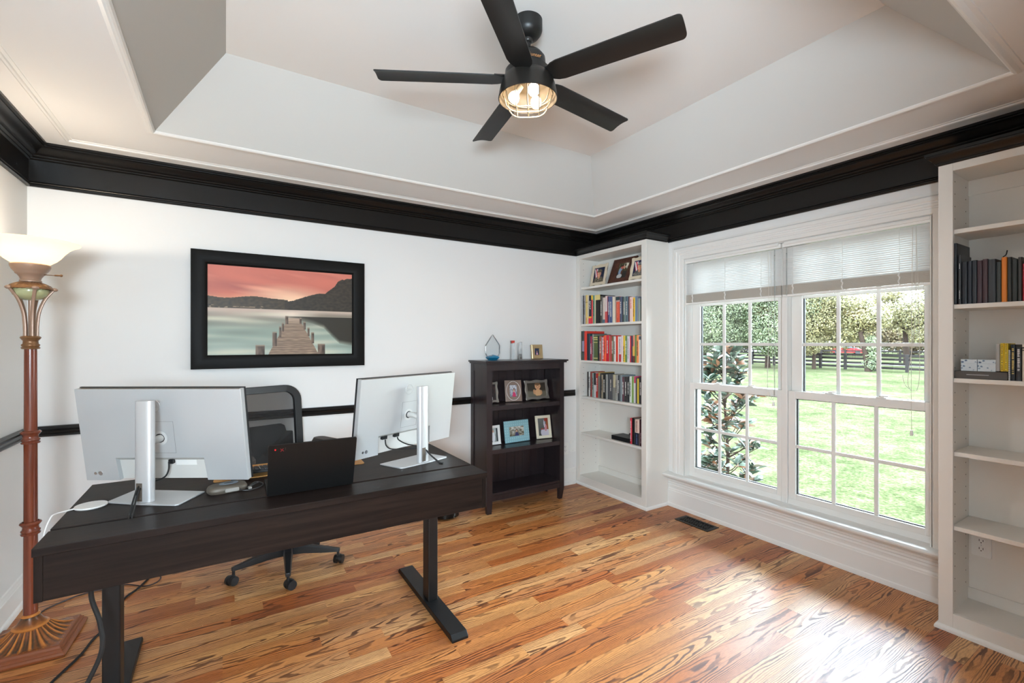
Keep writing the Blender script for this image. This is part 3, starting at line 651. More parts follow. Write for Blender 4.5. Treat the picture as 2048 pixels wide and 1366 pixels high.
def soldier(camo, bg, fl, seed):
    def f(u, v):
        c = mixc(bg, (15, 20, 40), v * .6 + .2 * nz(u * 4, v * 4, seed))
        x = u - .02 - v * .26
        if .08 < v < .8 and -.02 < x - .03 < .27 - .1 * v and v < .72: c = (190, 40, 60) if int((u * .9 - v * .35 + 2) * 11) % 2 else (232, 226, 226)
        if inell(u, v, .52, .94, .46, .34): n = nz(u * 14, v * 14, seed); c = mixc(camo, (70, 66, 56), .5 + n) if n > -.3 else (150, 140, 125)
        if inell(u, v, .52, .64, .10, .14): c = (196, 140, 112)
        if inell(u, v, .52, .43, .165, .22): c = mixc((222, 165, 132), (160, 100, 80), (u - .45) * 2.2)
        if inell(u, v, .45, .42, .03, .018) or inell(u, v, .58, .42, .03, .018): c = (70, 45, 40)
        if inell(u, v, .52, .53, .05, .012): c = (165, 90, 82)
        if inell(u, v, .53, .25, .22, .12) and v < .31: c = camo
        if .27 < v < .32 and .33 < u < .72: c = mixc(camo, (40, 38, 32), .4)
        return c
    return f
def child(bg1, bg2, shirt, hair, cx=.5, sc=1.0, skin=(214, 164, 136), seed=0):
    def f(u, v):
        c = mixc(bg1, bg2, .5 + .9 * nz(u * 6, v * 6, seed) + .6 * (v - .5))
        a, b_ = (u - cx) / sc, v
        if (a / .2) ** 2 + ((b_ - 1.0) / .42) ** 2 < 1: c = shirt
        if (a / .12) ** 2 + ((b_ - .43) / .15) ** 2 < 1: c = hair
        if (a / .085) ** 2 + ((b_ - .47) / .12) ** 2 < 1: c = skin
        if (abs(abs(a) - .035) < .012) and abs(b_ - .45) < .015: c = (60, 40, 35)
        return c
    return f
def baby(u, v):
    c = mixc((58, 50, 42), (104, 98, 84), (v - .52) * 8 + .4 * nz(u * 3, v * 3))
    if inell(u, v, .56, .72, .2, .24): c = (206, 160, 118)
    if inell(u, v, .36, .66, .06, .18) or inell(u, v, .74, .7, .05, .16): c = (188, 142, 104)
    if inell(u, v, .57, .25, .16, .24): c = (206, 156, 118)
    if inell(u, v, .57, .1, .15, .1): c = (120, 88, 62)
    if inell(u, v, .51, .27, .025, .03) or inell(u, v, .64, .27, .025, .03): c = (60, 42, 36)
    if inell(u, v, .57, .4, .04, .02): c = (160, 90, 80)
    return c
def couple(u, v):
    c = mixc((60, 58, 40), (110, 104, 76), nz(u * 7, v * 7) + .5 - v * .4)
    if u > .55 and v < .4 and nz(u * 12, v * 3, 4) > .05: c = (220, 214, 195)
    if v > .55: c = mixc(c, (44, 42, 44), .8)
    if inell(u, v, .28, .52, .17, .26): c = (128, 152, 178)
    if inell(u, v, .45, .62, .1, .18): c = (92, 58, 44)
    if inell(u, v, .3, .86, .26, .14): c = (188, 186, 182)
    if inell(u, v, .4, .27, .13, .12): c = (196, 100, 84)
    if inell(u, v, .38, .17, .13, .07): c = (70, 44, 34)
    if inell(u, v, .62, .3, .1, .1): c = (206, 160, 130)
    return c
def pose(u, v):
    c = mixc((110, 112, 110), (70, 72, 70), v)
    if u > .78: c = (150, 84, 54)
    if inell(u, v, .64, .82, .42, .28) and v > .66: c = (198, 192, 204)
    if inell(u, v, .72, .55, .12, .2): c = (190, 130, 140)
    if inell(u, v, .62, .32, .07, .22): c = (186, 190, 204)
    if u > .62 and v < .18: c = (150, 62, 50)
    if inell(u, v, .38, .62, .14, .04): c = (160, 70, 60)
    return c
def family(u, v):
    c = mixc((170, 178, 178), (92, 100, 96), v * .6 + .5 * nz(u * 5, v * 5, 2))
    if inell(u, v, .45, .62, .2, .42): c = (214, 220, 226)
    if inell(u, v, .45, .22, .09, .1): c = (196, 152, 130)
    if u > .82: c = (48, 50, 56)
    return c
def lake(u, v):
    hl = lambda x: .345 + .03 * nz(x * 5, 1) if x < .38 else .345 + (x - .38) * .10
    def hr(x):
        P = [(.46, .385), (.54, .37), (.62, .325), (.70, .28), (.74, .262), (.79, .262), (.82, .22), (.86, .17), (.89, .10), (.92, .075), (1.01, .045)]
        if x < .46: return 1
        for (a, b_), (c_, d) in zip(P, P[1:]):
            if a <= x <= c_: return b_ + (d - b_) * (x - a) / (c_ - a) + .008 * nz(x * 40, 3)
        return .05
    WL = .475
    if v < WL:
        s1 = nz(u * 1.6 + v * 2.2, v * 9 - u * 2.4, 1); s2 = nz(u * 3 + v * 5, v * 22 - u * 5, 5)
        c = mixc((206, 118, 100), (172, 98, 88), .5 + s1 * 1.1)
        c = mixc(c, (232, 152, 128), clamp(s1 * 1.2 + s2 * .7))
        c = mixc(c, (218, 126, 108), clamp(.25 - v) * 2.2)
        d = math.hypot((u - .53) * 1.2, (v - .37) * 2.2); c = mixc((252, 214, 178), c, d * 2.1)
        if v > .30 and u < .3: c = mixc(c, (238, 172, 132), (v - .30) * 8)
        if v > min(hl(u) if u < .52 else 1, hr(u)):
            n = nz(u * 40, v * 40, 2)
            c = mixc((82, 70, 56), (62, 55, 46), .5 + n) if u < .5 else mixc((66, 58, 50), (50, 46, 40), .5 + n)
            if u < .36 and .44 < v and nz(u * 30, v * 80, 7) > .35: c = (150, 130, 108)
        return c
    y = v - WL
    c = mixc((206, 182, 168), (150, 140, 126), y * 9)
    c = mixc(c, (146, 160, 148), (y - .08) * 6); c = mixc(c, (176, 188, 178), (y - .3) * 3.2)
    st = nz(u * 2.2, v * 16, 8)
    c = mixc(c, (208, 206, 184), clamp(st * 1.3)); c = mixc(c, (112, 124, 112), clamp(-st * .9))
    c = mixc(c, (240, 220, 204), clamp(.3 - math.hypot((u - .56) * 1.2, (v - .52) * 4)) * 2.6)
    if y < .018: c = mixc(c, (196, 176, 160), .7)
    if u > .5:
        P = [(.50, .56), (.62, .60), (.70, .63), (.78, .68), (.84, .78), (.90, .87), (1.01, .90)]
        for (a, b_), (e, d) in zip(P, P[1:]):
            if a <= u <= e:
                lim = b_ + (d - b_) * (u - a) / (e - a)
                if v < lim and v > .55: c = mixc((52, 48, 40), c, clamp((v - lim + .05) * 16)); 
                elif v <= .55: c = mixc(c, (112, 104, 92), .5 * clamp((u - .55) * 5) * clamp((v - .49) * 30))
    tt = (v - .572) / (1 - .572)
    if tt > 0:
        L = .522 + (.385 - .522) * tt; R = .598 + (.742 - .598) * tt
        if L < u < R:
            k = 1 / (.14 + tt); n = nz(u * 20, k * 30, 3)
            c = mixc((164, 140, 118), (120, 100, 86), .45 + n * .7)
            if (k * 16) % 1 < .18: c = mixc(c, (84, 68, 58), .6)
            c = mixc(c, (216, 190, 166), clamp(.25 - tt) * 2.4)
    for (a, b_, t0, t1) in ((.30, .362, .885, 1.01), (.414, .443, .735, .90), (.459, .475, .67, .80), (.478, .492, .628, .73), (.502, .522, .545, .64), (.735, .79, .872, 1.01), (.686, .708, .735, .87), (.658, .674, .68, .78), (.628, .646, .607, .70), (.602, .616, .562, .63)):
        if a < u < b_ and t0 < v < t1:
            c = mixc((124, 104, 90), (58, 48, 42), (u - a) / (b_ - a) * .8 + .5 * nz(u * 60, v * 14)); 
            if v < t0 + .014: c = (140, 124, 108)
    return c
t = thing('framed_picture', 'large black framed picture of a wooden jetty on a lake under red sky', 'picture', (.345, 3.528, 1.593))
b = B(); w, h, fw = 1.066, .758, .088
fp = [(0, 0), (0, -.030), (.012, -.034), (.05, -.036), (.074, -.029), (.080, -.024), (fw, -.018), (fw, 0)]
cor = lambda d: [(-w / 2 + d, -h / 2 + d), (w / 2 - d, -h / 2 + d), (w / 2 - d, h / 2 - d), (-w / 2 + d, h / 2 - d)]
rows = [[b.v((x, y, z)) for x, z in cor(d)] for d, y in fp]
for A, C in zip(rows, rows[1:]):
    for k in range(4): b.f([A[k], A[(k + 1) % 4], C[(k + 1) % 4], C[k]])
b.build('frame', mat('black_satin_frame', (20, 19, 18), .5, spec=.12), t, smooth=35)
print_sheet('print', w - 2 * fw + .004, h - 2 * fw + .004, 330, 216, lake, t, facing(0, -.014, 0, (1, 0, 0), (0, 0, 1)))

def photo_frame(label, group, p, w, h, border, fm, fn, lean, yaw, depth=.012, style='plain', name='photo_frame', res=34, bz=None):
    """free-standing frame: bottom centre at p, local x right, y back, z up; leans back"""
    root = thing(name, label, 'photo frame', (p[0], p[1], p[2] + (.0052 if style == 'baroque' else .0012)), yaw, group)
    Mx = Matrix.Rotation(-lean, 4, 'X'); kz = (bz or border) / border
    b = B()
    if style in ('plain', 'wide', 'baroque'):
        def ring(d, y):
            pts = []; x0, z0 = w / 2 - d, h / 2 - d * kz; n = 14 if style == 'baroque' else 1
            for (ax, az), (bx, bz) in (((-x0, -z0), (x0, -z0)), ((x0, -z0), (x0, z0)), ((x0, z0), (-x0, z0)), ((-x0, z0), (-x0, -z0))):
                for i in range(n):
                    tt = i / n; x = ax + (bx - ax) * tt; z = az + (bz - az) * tt
                    if style == 'baroque' and d < border * .6:
                        o = .004 * math.cos(4 * PI * tt) * (1 - d / (border * .6)); nx, nz_ = (0, math.copysign(1, az)) if az == bz else (math.copysign(1, ax), 0)
                        x += nx * o; z += nz_ * o
                    pts.append(b.v((x, y, z + h / 2)))
            return pts
        pr = [(0, 0), (0, -depth * .8), (border * .12, -depth), (border * .5, -depth * (.8 if style != 'wide' else 1)), (border * .88, -depth * .9), (border, -depth * .55), (border, 0)]
        if style == 'bevel': pass
        rows = [ring(d, y) for d, y in pr]
        for A, C in zip(rows, rows[1:]):
            n = len(A)
            for k in range(n): b.f([A[k], A[(k + 1) % n], C[(k + 1) % n], C[k]])
    b.xf(Mx).build('frame', fm, root, smooth=35)
    print_sheet('photo', w - 2 * border + .002, h - 2 * border * kz + .002, res, int(res * (h - 2 * border * kz) / (w - 2 * border)) + 1, fn, root, Mx @ facing(0, -depth * .4, h / 2, (1, 0, 0), (0, 0, 1)))
    box(-w / 2 + .003, w / 2 - .003, -.001, .003, .003, h - .003).xf(Mx).build('backing_board', mat('backing_brown', (64, 50, 40), .7), root)
    e = B(); e.hexa([(-.015, .002, h * .6), (.015, .002, h * .6), (.015, .004, h * .6), (-.015, .004, h * .6), (-.012, .003, h * .62), (.012, .003, h * .62), (.012, .005, h * .62), (-.012, .005, h * .62)])
    e.bm.free(); e = B(); top = Mx @ Vector((0, .003, h * .62)); ft = Vector((0, h * math.sin(lean) + h * .22, .002))
    e.tube([top, (top + ft) / 2, ft], .009, 6, .2, up=(1, 0, 0)); e.build('easel_leg', mat('backing_brown', (64, 50, 40), .7), root)
    return root
cream = mat('cream_frame', (226, 218, 196), .45); distress = mat('distressed_cream_frame', (214, 200, 176), .6, bump=(120, .5)); greyf = mat('grey_silver_frame', (128, 120, 112), .4, metal=.3)
taupe = mat('taupe_wood_frame', (132, 110, 98), .5); goldf = mat('pale_gold_frame', (196, 172, 130), .32, metal=.5); whitef = mat('white_frame', (232, 232, 230), .4)
G1 = 'framed photos on the top shelf of the corner bookcase'
YW = -PI / 2    # local x -> -Y (to the right seen from the room), local -y -> -X (towards the room)
photo_frame('cream frame with a soldier portrait, beside the back wall on the top shelf', G1, (3.0, 3.285, 1.9222), .205, .205, .03, distress, soldier((112, 98, 74), (26, 36, 66), 1, 1), .22, YW, style='baroque')
photo_frame('large dark wooden frame with a couple photo on the top shelf', G1, (3.03, 3.03, 1.9222), .29, .25, .084, walnutm, couple, .38, YW, .016, 'wide', res=40, bz=.05)
photo_frame('cream frame with a camouflage portrait, beside the window end of the top shelf', G1, (2.995, 2.775, 1.9222), .2, .2, .03, distress, soldier((138, 140, 140), (40, 44, 84), 1, 3), .24, YW, style='baroque')
G2 = 'framed photos on the dark bookcase'
photo_frame('silver-edged frame half hidden behind the post on the upper shelf', G2, (1.898, 3.39, .8702), .135, .175, .022, greyf, child((60, 40, 40), (30, 26, 28), (200, 190, 190), (60, 40, 34)), .2, -.15, style='baroque')
t = photo_frame('taupe frame with a white oval line round a child in pink', G2, (2.122, 3.385, .8702), .15, .185, .042, taupe, child((196, 198, 206), (120, 124, 134), (190, 50, 92), (52, 36, 34), .6, 1.15), .22, -.28, style='wide')
q = B(); q.tube([(.062 * math.cos(a), -.0122, .0925 + .082 * math.sin(a)) for a in [2 * PI * k / 40 for k in range(41)]], .0016, 6); q.xf(Matrix.Rotation(-.22, 4, 'X')).build('oval_line', whitef, t)
photo_frame('wavy grey silver frame with a baby portrait', G2, (2.374, 3.385, .8702), .256, .172, .026, greyf, baby, .2, .04, style='baroque', res=44)
photo_frame('white frame half hidden behind the post on the middle shelf', G2, (1.927, 3.385, .5182), .13, .16, .024, whitef, family, .16, .05)
t = photo_frame('light blue patterned frame with a child in a garden', G2, (2.156, 3.38, .5182), .256, .185, .052, mat('light_blue_frame', (140, 184, 194), .5), child((206, 204, 198), (92, 88, 70), (60, 60, 100), (40, 34, 32), .5, .7), .16, .03, style='wide', res=44)
q = B()
for i in range(12):
    for j in range(8):
        x = -.121 + i * .022; z = .012 + j * .023
        if abs(x) < .085 and .045 < z < .14: continue
        q.lathe([(.0, .0), (.0055, .0), (.0055, .0005), (0, .0005)], 8, M=Matrix.Translation((x, -.0121, z)) @ Matrix.Rotation(PI / 2, 4, 'X') @ Matrix.Diagonal((.75, 1.3, 1, 1)))
q.xf(Matrix.Rotation(-.16, 4, 'X')).build('leaf_pattern', mat('pale_blue_pattern', (164, 204, 210), .5), t)
photo_frame('cream frame with a seated figure, beside the blue frame', G2, (2.44, 3.375, .5182), .155, .205, .026, cream, pose, .2, -.12)
photo_frame('small pale gold frame on top of the dark bookcase', G2, (2.375, 3.40, 1.2355), .125, .128, .036, goldf, child((52, 66, 96), (40, 44, 60), (200, 150, 170), (50, 36, 36), .55), .1, .08, .02, 'plain', res=20)

# ------------------------------------------------------------------ dark bookcase
t = thing('dark_bookcase', 'dark espresso three-shelf bookcase with open sides on short legs', 'bookcase', (2.158, 3.36, 0))
X0, X1, Y0, Y1, ZT_ = 1.767, 2.549, 3.225, 3.505, 1.235
def leg(x0, x1, y0, y1, dx, dy):
    b = box(x0, x1, y0, y1, .10, 1.208); k = .012
    b.hexa([(x0 + (k if dx > 0 else 0), y0 + (k if dy > 0 else 0), 0), (x1 - (k if dx < 0 else 0), y0 + (k if dy > 0 else 0), 0), (x1 - (k if dx < 0 else 0), y1 - (k if dy < 0 else 0), 0), (x0 + (k if dx > 0 else 0), y1 - (k if dy < 0 else 0), 0), (x0, y0, .10), (x1, y0, .10), (x1, y1, .10), (x0, y1, .10)])
    b.build('leg', darkw, t, world=True)
pw = .052
leg(X0, X0 + pw, Y0, Y0 + .04, 1, 1); leg(X1 - pw + .006, X1, Y0, Y0 + .04, -1, 1); leg(X0, X0 + .02, Y1 - .05, Y1, 1, -1); leg(X1 - .02, X1, Y1 - .05, Y1, -1, -1)
for x in (X0 + .006, X1 - .022):
    b = box(x, x + .016, Y0 + .04, Y1 - .05, .105, 1.208); b.build('side_panel', darkw, t, world=True)
    box(x - .004, x + .02, Y0 + .04, Y1 - .05, 1.148, 1.207).build('side_rail', darkw, t, world=True)
b = box(1.746, 2.58, 3.200, 3.512, 1.2215, ZT_); b.box(1.756, 2.57, 3.21, 3.508, 1.209, 1.2215); b.build('top', darkw, t, world=True, bevel=.002)
box(X0 + pw, X1 - pw + .006, Y0 + .004, Y0 + .022, 1.156, 1.208).build('top_rail', darkw, t, world=True)
box(X0 + pw, X1 - pw + .006, Y0 + .004, Y0 + .022, .103, .1455).build('bottom_rail', darkw, t, world=True)
b = B()
for k in range(9):
    xa = X0 + .024 + (X1 - X0 - .048) * k / 9; b.box(xa + .001, xa + (X1 - X0 - .048) / 9 - .001, Y1 - .012, Y1 - .004, .11, 1.205)
b.box(X0 + .02, X1 - .02, Y1 - .0045, Y1 - .002, .11, 1.205); b.build('back_panel', darkw, t, world=True)
for z, th in ((.868, .036), (.516, .036), (.1665, .02)):
    box(X0 + .0225, X1 - .0225, Y0 + .04, Y1 - .0125, z - .02, z).build('shelf', darkw, t, world=True)
    bb = box(X0 + pw, X1 - pw + .006, Y0 + .004, Y0 + .0395, z - th, z); bb.build('shelf_edge', darkw, t, world=True, bevel=.002)

# awards on the dark bookcase
t = thing('crystal_award', 'pointed clear crystal award on a faceted blue base', 'award', (1.909, 3.38, 1.2355), .1)
P = [(-.045, .012), (.04, .012), (.07, .055), (.072, .125), (.0, .215), (-.072, .125), (-.07, .055)]
b = B(); ins = [(x * .78, .012 + (z - .012) * .84 + .012) for x, z in P]
A = [b.v((x, -.008, z)) for x, z in P]; C = [b.v((x, .008, z)) for x, z in P]; D = [b.v((x, -.016, z)) for x, z in ins]; Ee = [b.v((x, .016, z)) for x, z in ins]; n = len(P)
for i in range(n):
    j = (i + 1) % n; b.f([A[i], A[j], C[j], C[i]]); b.f([D[i], D[j], A[j], A[i]]); b.f([C[i], C[j], Ee[j], Ee[i]])
b.f(D); b.f(Ee[::-1]); b.build('crystal_body', crystal, t)
b = B(); b.lathe([(0, 0), (.036, 0), (.062, .022), (.05, .034), (0, .048)], 5, M=Matrix.Rotation(.3, 4, 'Z')); b.build('blue_base', mat('blue_crystal', (18, 118, 158), .06, spec=.8, coat=.6), t)
t = thing('glass_trophy', 'slim clear glass trophy with a red slanted top', 'award', (2.113, 3.39, 1.2355), -.2, 'clear glass trophies on the dark bookcase')
b = B(); b.hexa([(-.016, -.014, 0), (.016, -.014, 0), (.016, .014, 0), (-.016, .014, 0), (-.016, -.014, .165), (.016, -.014, .15), (.016, .014, .15), (-.016, .014, .165)]); b.build('glass_column', crystal, t)
b = B(); b.hexa([(-.015, -.0145, .14), (.015, -.0145, .148), (.015, .012, .148), (-.015, .012, .14), (-.016, -.0145, .1655), (.016, -.0145, .1655), (.016, .0145, .1655), (-.016, .0145, .1655)]); b.build('red_tip', mat('red_enamel', (186, 66, 58), .2), t)
t = thing('glass_trophy', 'slim clear glass trophy beside the small gold frame', 'award', (2.182, 3.38, 1.2355), .1, 'clear glass trophies on the dark bookcase')
box(-.017, .017, -.012, .012, 0, .05).build('mirror_base', chrome, t, .001); b = B(); b.hexa([(-.017, -.012, .0502), (.017, -.012, .0502), (.017, .012, .0502), (-.017, .012, .0502), (-.017, -.012, .145), (.017, -.012, .155), (.017, .012, .155), (-.017, .012, .145)]); b.build('glass_column', crystal, t)

# ------------------------------------------------------------------ outlets and floor vent
def outlet(name, label, M, blank=False, group=None):
    r = thing(name, label, 'outlet'); r.matrix_world = M
    B().prism(rrect(.075, .118, .006), lambda x, y: (x, y, 0), lambda x, y: (x * .96, y * .97, .005)).build('cover_plate', white_pl, r)
    if blank:
        for y in (-.042, .042): B().cyl((0, y, .005), (0, y, .0062), .003, n=10).build('screw', alu, r)
        return r
    for y in (-.02, .02):
        s = B(); s.prism(rrect(.034, .028, .012), lambda a, c: (a, c + y, .005), lambda a, c: (a, c + y, .0068)); so = s.build('socket', white_pl, r)
        k = B()
        for x in (-.007, .007): k.box(x - .0012, x + .0012, y - .002, y + .008, .0066, .0071)
        k.cyl((0, y - .008, .0066), (0, y - .008, .0071), .0025, n=10); k.build('slots', mat('slot_dark', (60, 40, 36), .7), so)
    B().cyl((0, 0, .005), (0, 0, .0062), .003, n=10).build('screw', alu, r)
    return r
outlet('wall_outlet', 'white double wall outlet beside the dark bookcase', facing(2.80, 3.5295, .352, (1, 0, 0), (0, 0, 1)))
outlet('wall_plate', 'blank white wall plate beside the corner bookcase', facing(2.896, 3.5295, .367, (1, 0, 0), (0, 0, 1)), True)
outlet('wall_outlet', 'white double outlet inside the bookcase past the window', facing(3.2045, .713, .372, (0, -1, 0), (0, 0, 1)))
t = thing('floor_vent', 'black cast floor vent register below the window', 'floor vent', (3.052, 2.242, 0))
b = B(); w, l = .07, .145
for a in (box(-w, -w + .02, -l, l, 0, .005), box(w - .02, w, -l, l, 0, .005), box(-w + .02, w - .02, -l, -l + .025, 0, .005), box(-w + .02, w - .02, l - .025, l, 0, .005)):
    me = bpy.data.meshes.new('x'); a.bm.to_mesh(me); b.bm.from_mesh(me); a.bm.free(); bpy.data.meshes.remove(me)
b.build('vent_frame', mat('cast_black', (30, 28, 25), .5, metal=.3), t, .0015)
b = B()
for i in range(6):
    yc = -.1 + i * .04
    b.tube([(.03 * math.cos(a), yc + .019 * math.sin(a), .002) for a in [2 * PI * k / 14 for k in range(15)]], .0022, 5)
    b.tube([(.014 * math.cos(a), yc + .01 * math.sin(a), .002) for a in [2 * PI * k / 10 for k in range(11)]], .0018, 5)
    b.tube([(-.05, yc - .02, .002), (.05, yc + .02, .002)], .0018, 5); b.tube([(.05, yc - .02, .002), (-.05, yc + .02, .002)], .0018, 5)
b.build('vent_grille', mat('cast_black', (30, 28, 25), .5), t)
box(-w + .02, w - .02, -l + .025, l - .025, .0003, .0009).build('vent_duct', mat('duct_dark', (8, 8, 8), .9), t)

# ------------------------------------------------------------------ desk
DZ = .755
t = thing('standing_desk', 'dark espresso desk with a slotted top on black metal legs', 'desk', (.286, 2.325, 0))
box(-.501, 1.073, 1.95, 2.109, DZ - .026, DZ).build('front_top_board', esp, t, world=True, bevel=.0015)
box(-.501, 1.073, 2.128, 2.70, DZ - .026, DZ).build('rear_top_board', esp, t, world=True, bevel=.0015)
box(-.478, 1.050, 1.962, 1.98, .585, DZ - .0265).build('front_apron', esp, t, world=True, bevel=.001)
for x in (-.4995, 1.0505):
    box(x, x + .021, 1.9615, 2.24, .584, DZ - .0265).build('end_panel', espz, t, world=True, bevel=.001)
box(-.478, 1.05, 1.981, 2.10, .60, .612).build('cable_tray', esp, t, world=True)
for x0, x1 in ((-.394, -.340), (.896, .948)):
    xc = (x0 + x1) / 2
    b = box(x0, x1, 2.265, 2.345, .03, .70); b.build('leg_column', blackm, t, world=True, bevel=.004)
    box(x0 + .006, x1 - .006, 2.271, 2.339, .70, DZ - .03).build('inner_column', blackm, t, world=True, bevel=.002)
    box(x0 - .02, x1 + .02, 2.06, 2.66, DZ - .033, DZ - .0265).build('top_bracket', blackm, t, world=True)
    w0, w1 = xc - .041, xc + .041
    b = B(); b.prism([(1.935, .0), (2.715, .0), (2.715, .012), (2.695, .03), (1.955, .03), (1.935, .012)], lambda y, z: (w0, y, z), lambda y, z: (w1, y, z)); b.build('foot', blackm, t, world=True, bevel=.002)
box(-.35, .91, 2.29, 2.325, .67, .71).build('crossbar', blackm, t, world=True)

# ------------------------------------------------------------------ monitors
def monitor(label, pos, yaw, py, zc, tilt, cables, gname):
    t = thing('computer_monitor', label, 'monitor', (*pos, DZ + .0006), yaw, 'monitors on the desk')
    st = thing('x', 'x', 'x'); bpy.data.objects.remove(st)
    W_, H = .666, .388
    Mp = Matrix.Translation((0, py, zc - DZ)) @ Matrix.Rotation(tilt, 4, 'X')
    hw, hh = W_ / 2, H / 2
    b = B(); b.prism([(-hw, hh), (-hw, -hh), (-.196, -hh), (-.203, -.097), (.158, -.097), (.166, -hh), (hw, -hh), (hw, hh)], lambda x, z: (x, 0, z), lambda x, z: (x, .026, z))
    body = b.xf(Mp).build('back_shell', silver, t, bevel=.0012)
    b = B(); b.hexa([(-.203, .0, -.0975), (.158, .0, -.0975), (.158, .018, -.112), (-.203, .018, -.112), (-.203, .002, -.097), (.158, .002, -.097), (.158, .02, -.097), (-.203, .02, -.097)])
    b.box(-.202, .172, .0185, .0255, -hh + .001, -.1)
    b.xf(Mp).build('port_recess', silver_w, t)
    box(-hw - .002, hw + .002, .0265, .036, -hh - .002, hh + .003).xf(Mp).build('bezel', plastic_k, t, bevel=.001)
    box(-hw + .006, hw - .006, .0362, .0368, -hh + .012, hh - .006).xf(Mp).build('screen', mat('dark_screen', (10, 11, 13), .12), t)
    b = B()
    for i in range(150):
        x = -hw + .012 + (W_ - .024) * i / 149; b.box(x, x + .0024, .006, .020, hh + .0001, hh + .0006)
    b.xf(Mp).build('top_vents', mat('vent_dark', (96, 84, 72), .7), t)
    b = B(); q = .001
    for x0, x1, z0, z1 in ((-.062, .048, .058, .059), (-.062, .048, -.076, -.075), (-.062, -.061, -.076, .059), (.047, .048, -.076, .059)): b.box(x0, x1, -.0003, .0004, z0, z1)
    b.xf(Mp).build('mount_plate_outline', mat('seam_grey', (120, 120, 120), .6), t)
    b = B(); b.cyl((-.012, -.0004, -.012), (-.012, .0004, -.012), .03, n=28); b.xf(Mp).build('mount_disc', mat('disc_silver', (205, 205, 203), .4), t)
    b = B(); b.cyl((-.012, -.0008, -.012), (-.012, .0004, -.012), .019, n=24); b.xf(Mp).build('mount_socket', plastic_k, t)
    b = B(); b.tube([(-.022 + .025 * math.cos(a), -.0005, .124 + .025 * math.sin(a)) for a in [2 * PI * k / 36 for k in range(37)]], .0014, 6); b.xf(Mp).build('logo_ring', mat('logo_silver', (224, 225, 226), .25, metal=.4), t)
    text('logo_lettering', 'DELL', .017, Mp @ facing(-.022, -.0006, .124, (1, 0, 0), (0, 0, 1)), mat('logo_silver', (224, 225, 226), .25, metal=.4), t, .0004)
    b = B()
    for x, r in ((-.292, .006), (-.272, .009)): b.cyl((x, -.0012, -.163), (x, .0006, -.163), r, n=20)
    b.xf(Mp).build('button', chrome, t)
    # stand
    b = B(); oval = [(.034 * math.copysign(abs(math.cos(a)) ** .7, math.cos(a)), .019 * math.copysign(abs(math.sin(a)) ** .8, math.sin(a))) for a in [2 * PI * k / 32 for k in range(32)]]
    b.prism(oval, lambda x, y: (x, y, .007), lambda x, y: (x, y, .399)); b.build('stand_column', alu, t, smooth=40)
    b = box(-.020, .003, -.0192, -.010, .012, .082); b.build('cable_notch', mat('notch_dark', (86, 76, 66), .6), t)
    b = B(); b.tube([(-.004, .015, .232), (-.006, py * .6, zc - DZ - .012), (-.010, py + .003, zc - DZ - .012)], .015, 10); b.build('stand_arm', silver_w, t, smooth=40)
    a = math.radians(3)
    b = B(); b.prism([(-.148, .006), (-.138, -.004), (.0, -.028), (.142, -.038), (.152, -.03), (.150, .125), (-.154, .150)], lambda x, y: (x, y, 0), lambda x, y: (x, y, .006)); b.build('stand_base', alu, t, bevel=.0015)
    for k, pts in enumerate(cables): B().tube(smooth_path(pts, 8), .0032, 8).build('cable', rubber, t)
    return t, Mp
m1, Mp = monitor('silver-backed monitor beside the floor lamp, its recess holding a white sticker', (-.268, 2.281), math.radians(-31.2), .091, 1.0007, math.radians(8.5),
    [[(.016, .104, .135), (.016, .102, .10), (.010, .085, .075), (-.004, .03, .07)], [(-.010, -.012, .074), (-.008, -.03, .062), (.010, -.07, .032), (.042, -.125, .008), (.060, -.150, .004), (.068, -.162, -.004), (.07, -.165, -.03)], [(-.004, -.012, .066), (-.001, -.032, .054), (.018, -.07, .026), (.050, -.123, .006), (.068, -.148, .004), (.075, -.157, -.004), (.077, -.160, -.03)]], 0)
box(.03, .115, .0176, .0184, -.135, -.113).xf(Mp).build('white_sticker', mat('sticker', (232, 230, 226), .6), m1)
box(.008, .026, .004, .018, -.125, -.108).xf(Mp).build('plug', plastic_k, m1)
m2, Mp = monitor('silver-backed monitor beside the dark bookcase, two black cables plugged in', (.871, 2.284), math.radians(24.3), .090, 1.012, math.radians(6.9),
    [[(-.155, .108, .135), (-.155, .10, .105), (-.13, .085, .085), (-.06, .05, .078), (-.01, .012, .08)], [(-.075, .108, .135), (-.07, .10, .118), (-.04, .07, .095), (-.005, .015, .085)], [(.004, -.014, .075), (.014, -.03, .05), (.03, -.06, .02), (.036, -.085, .0035), (.04, -.105, .0035)], [(.012, -.012, .07), (.022, -.03, .045), (.038, -.058, .018), (.044, -.083, .0035), (.047, -.10, .0035)]], 0)
for x in (-.158, -.078): box(x - .016, x + .016, .004, .018, -.122, -.105).xf(Mp).build('plug', plastic_k, m2)

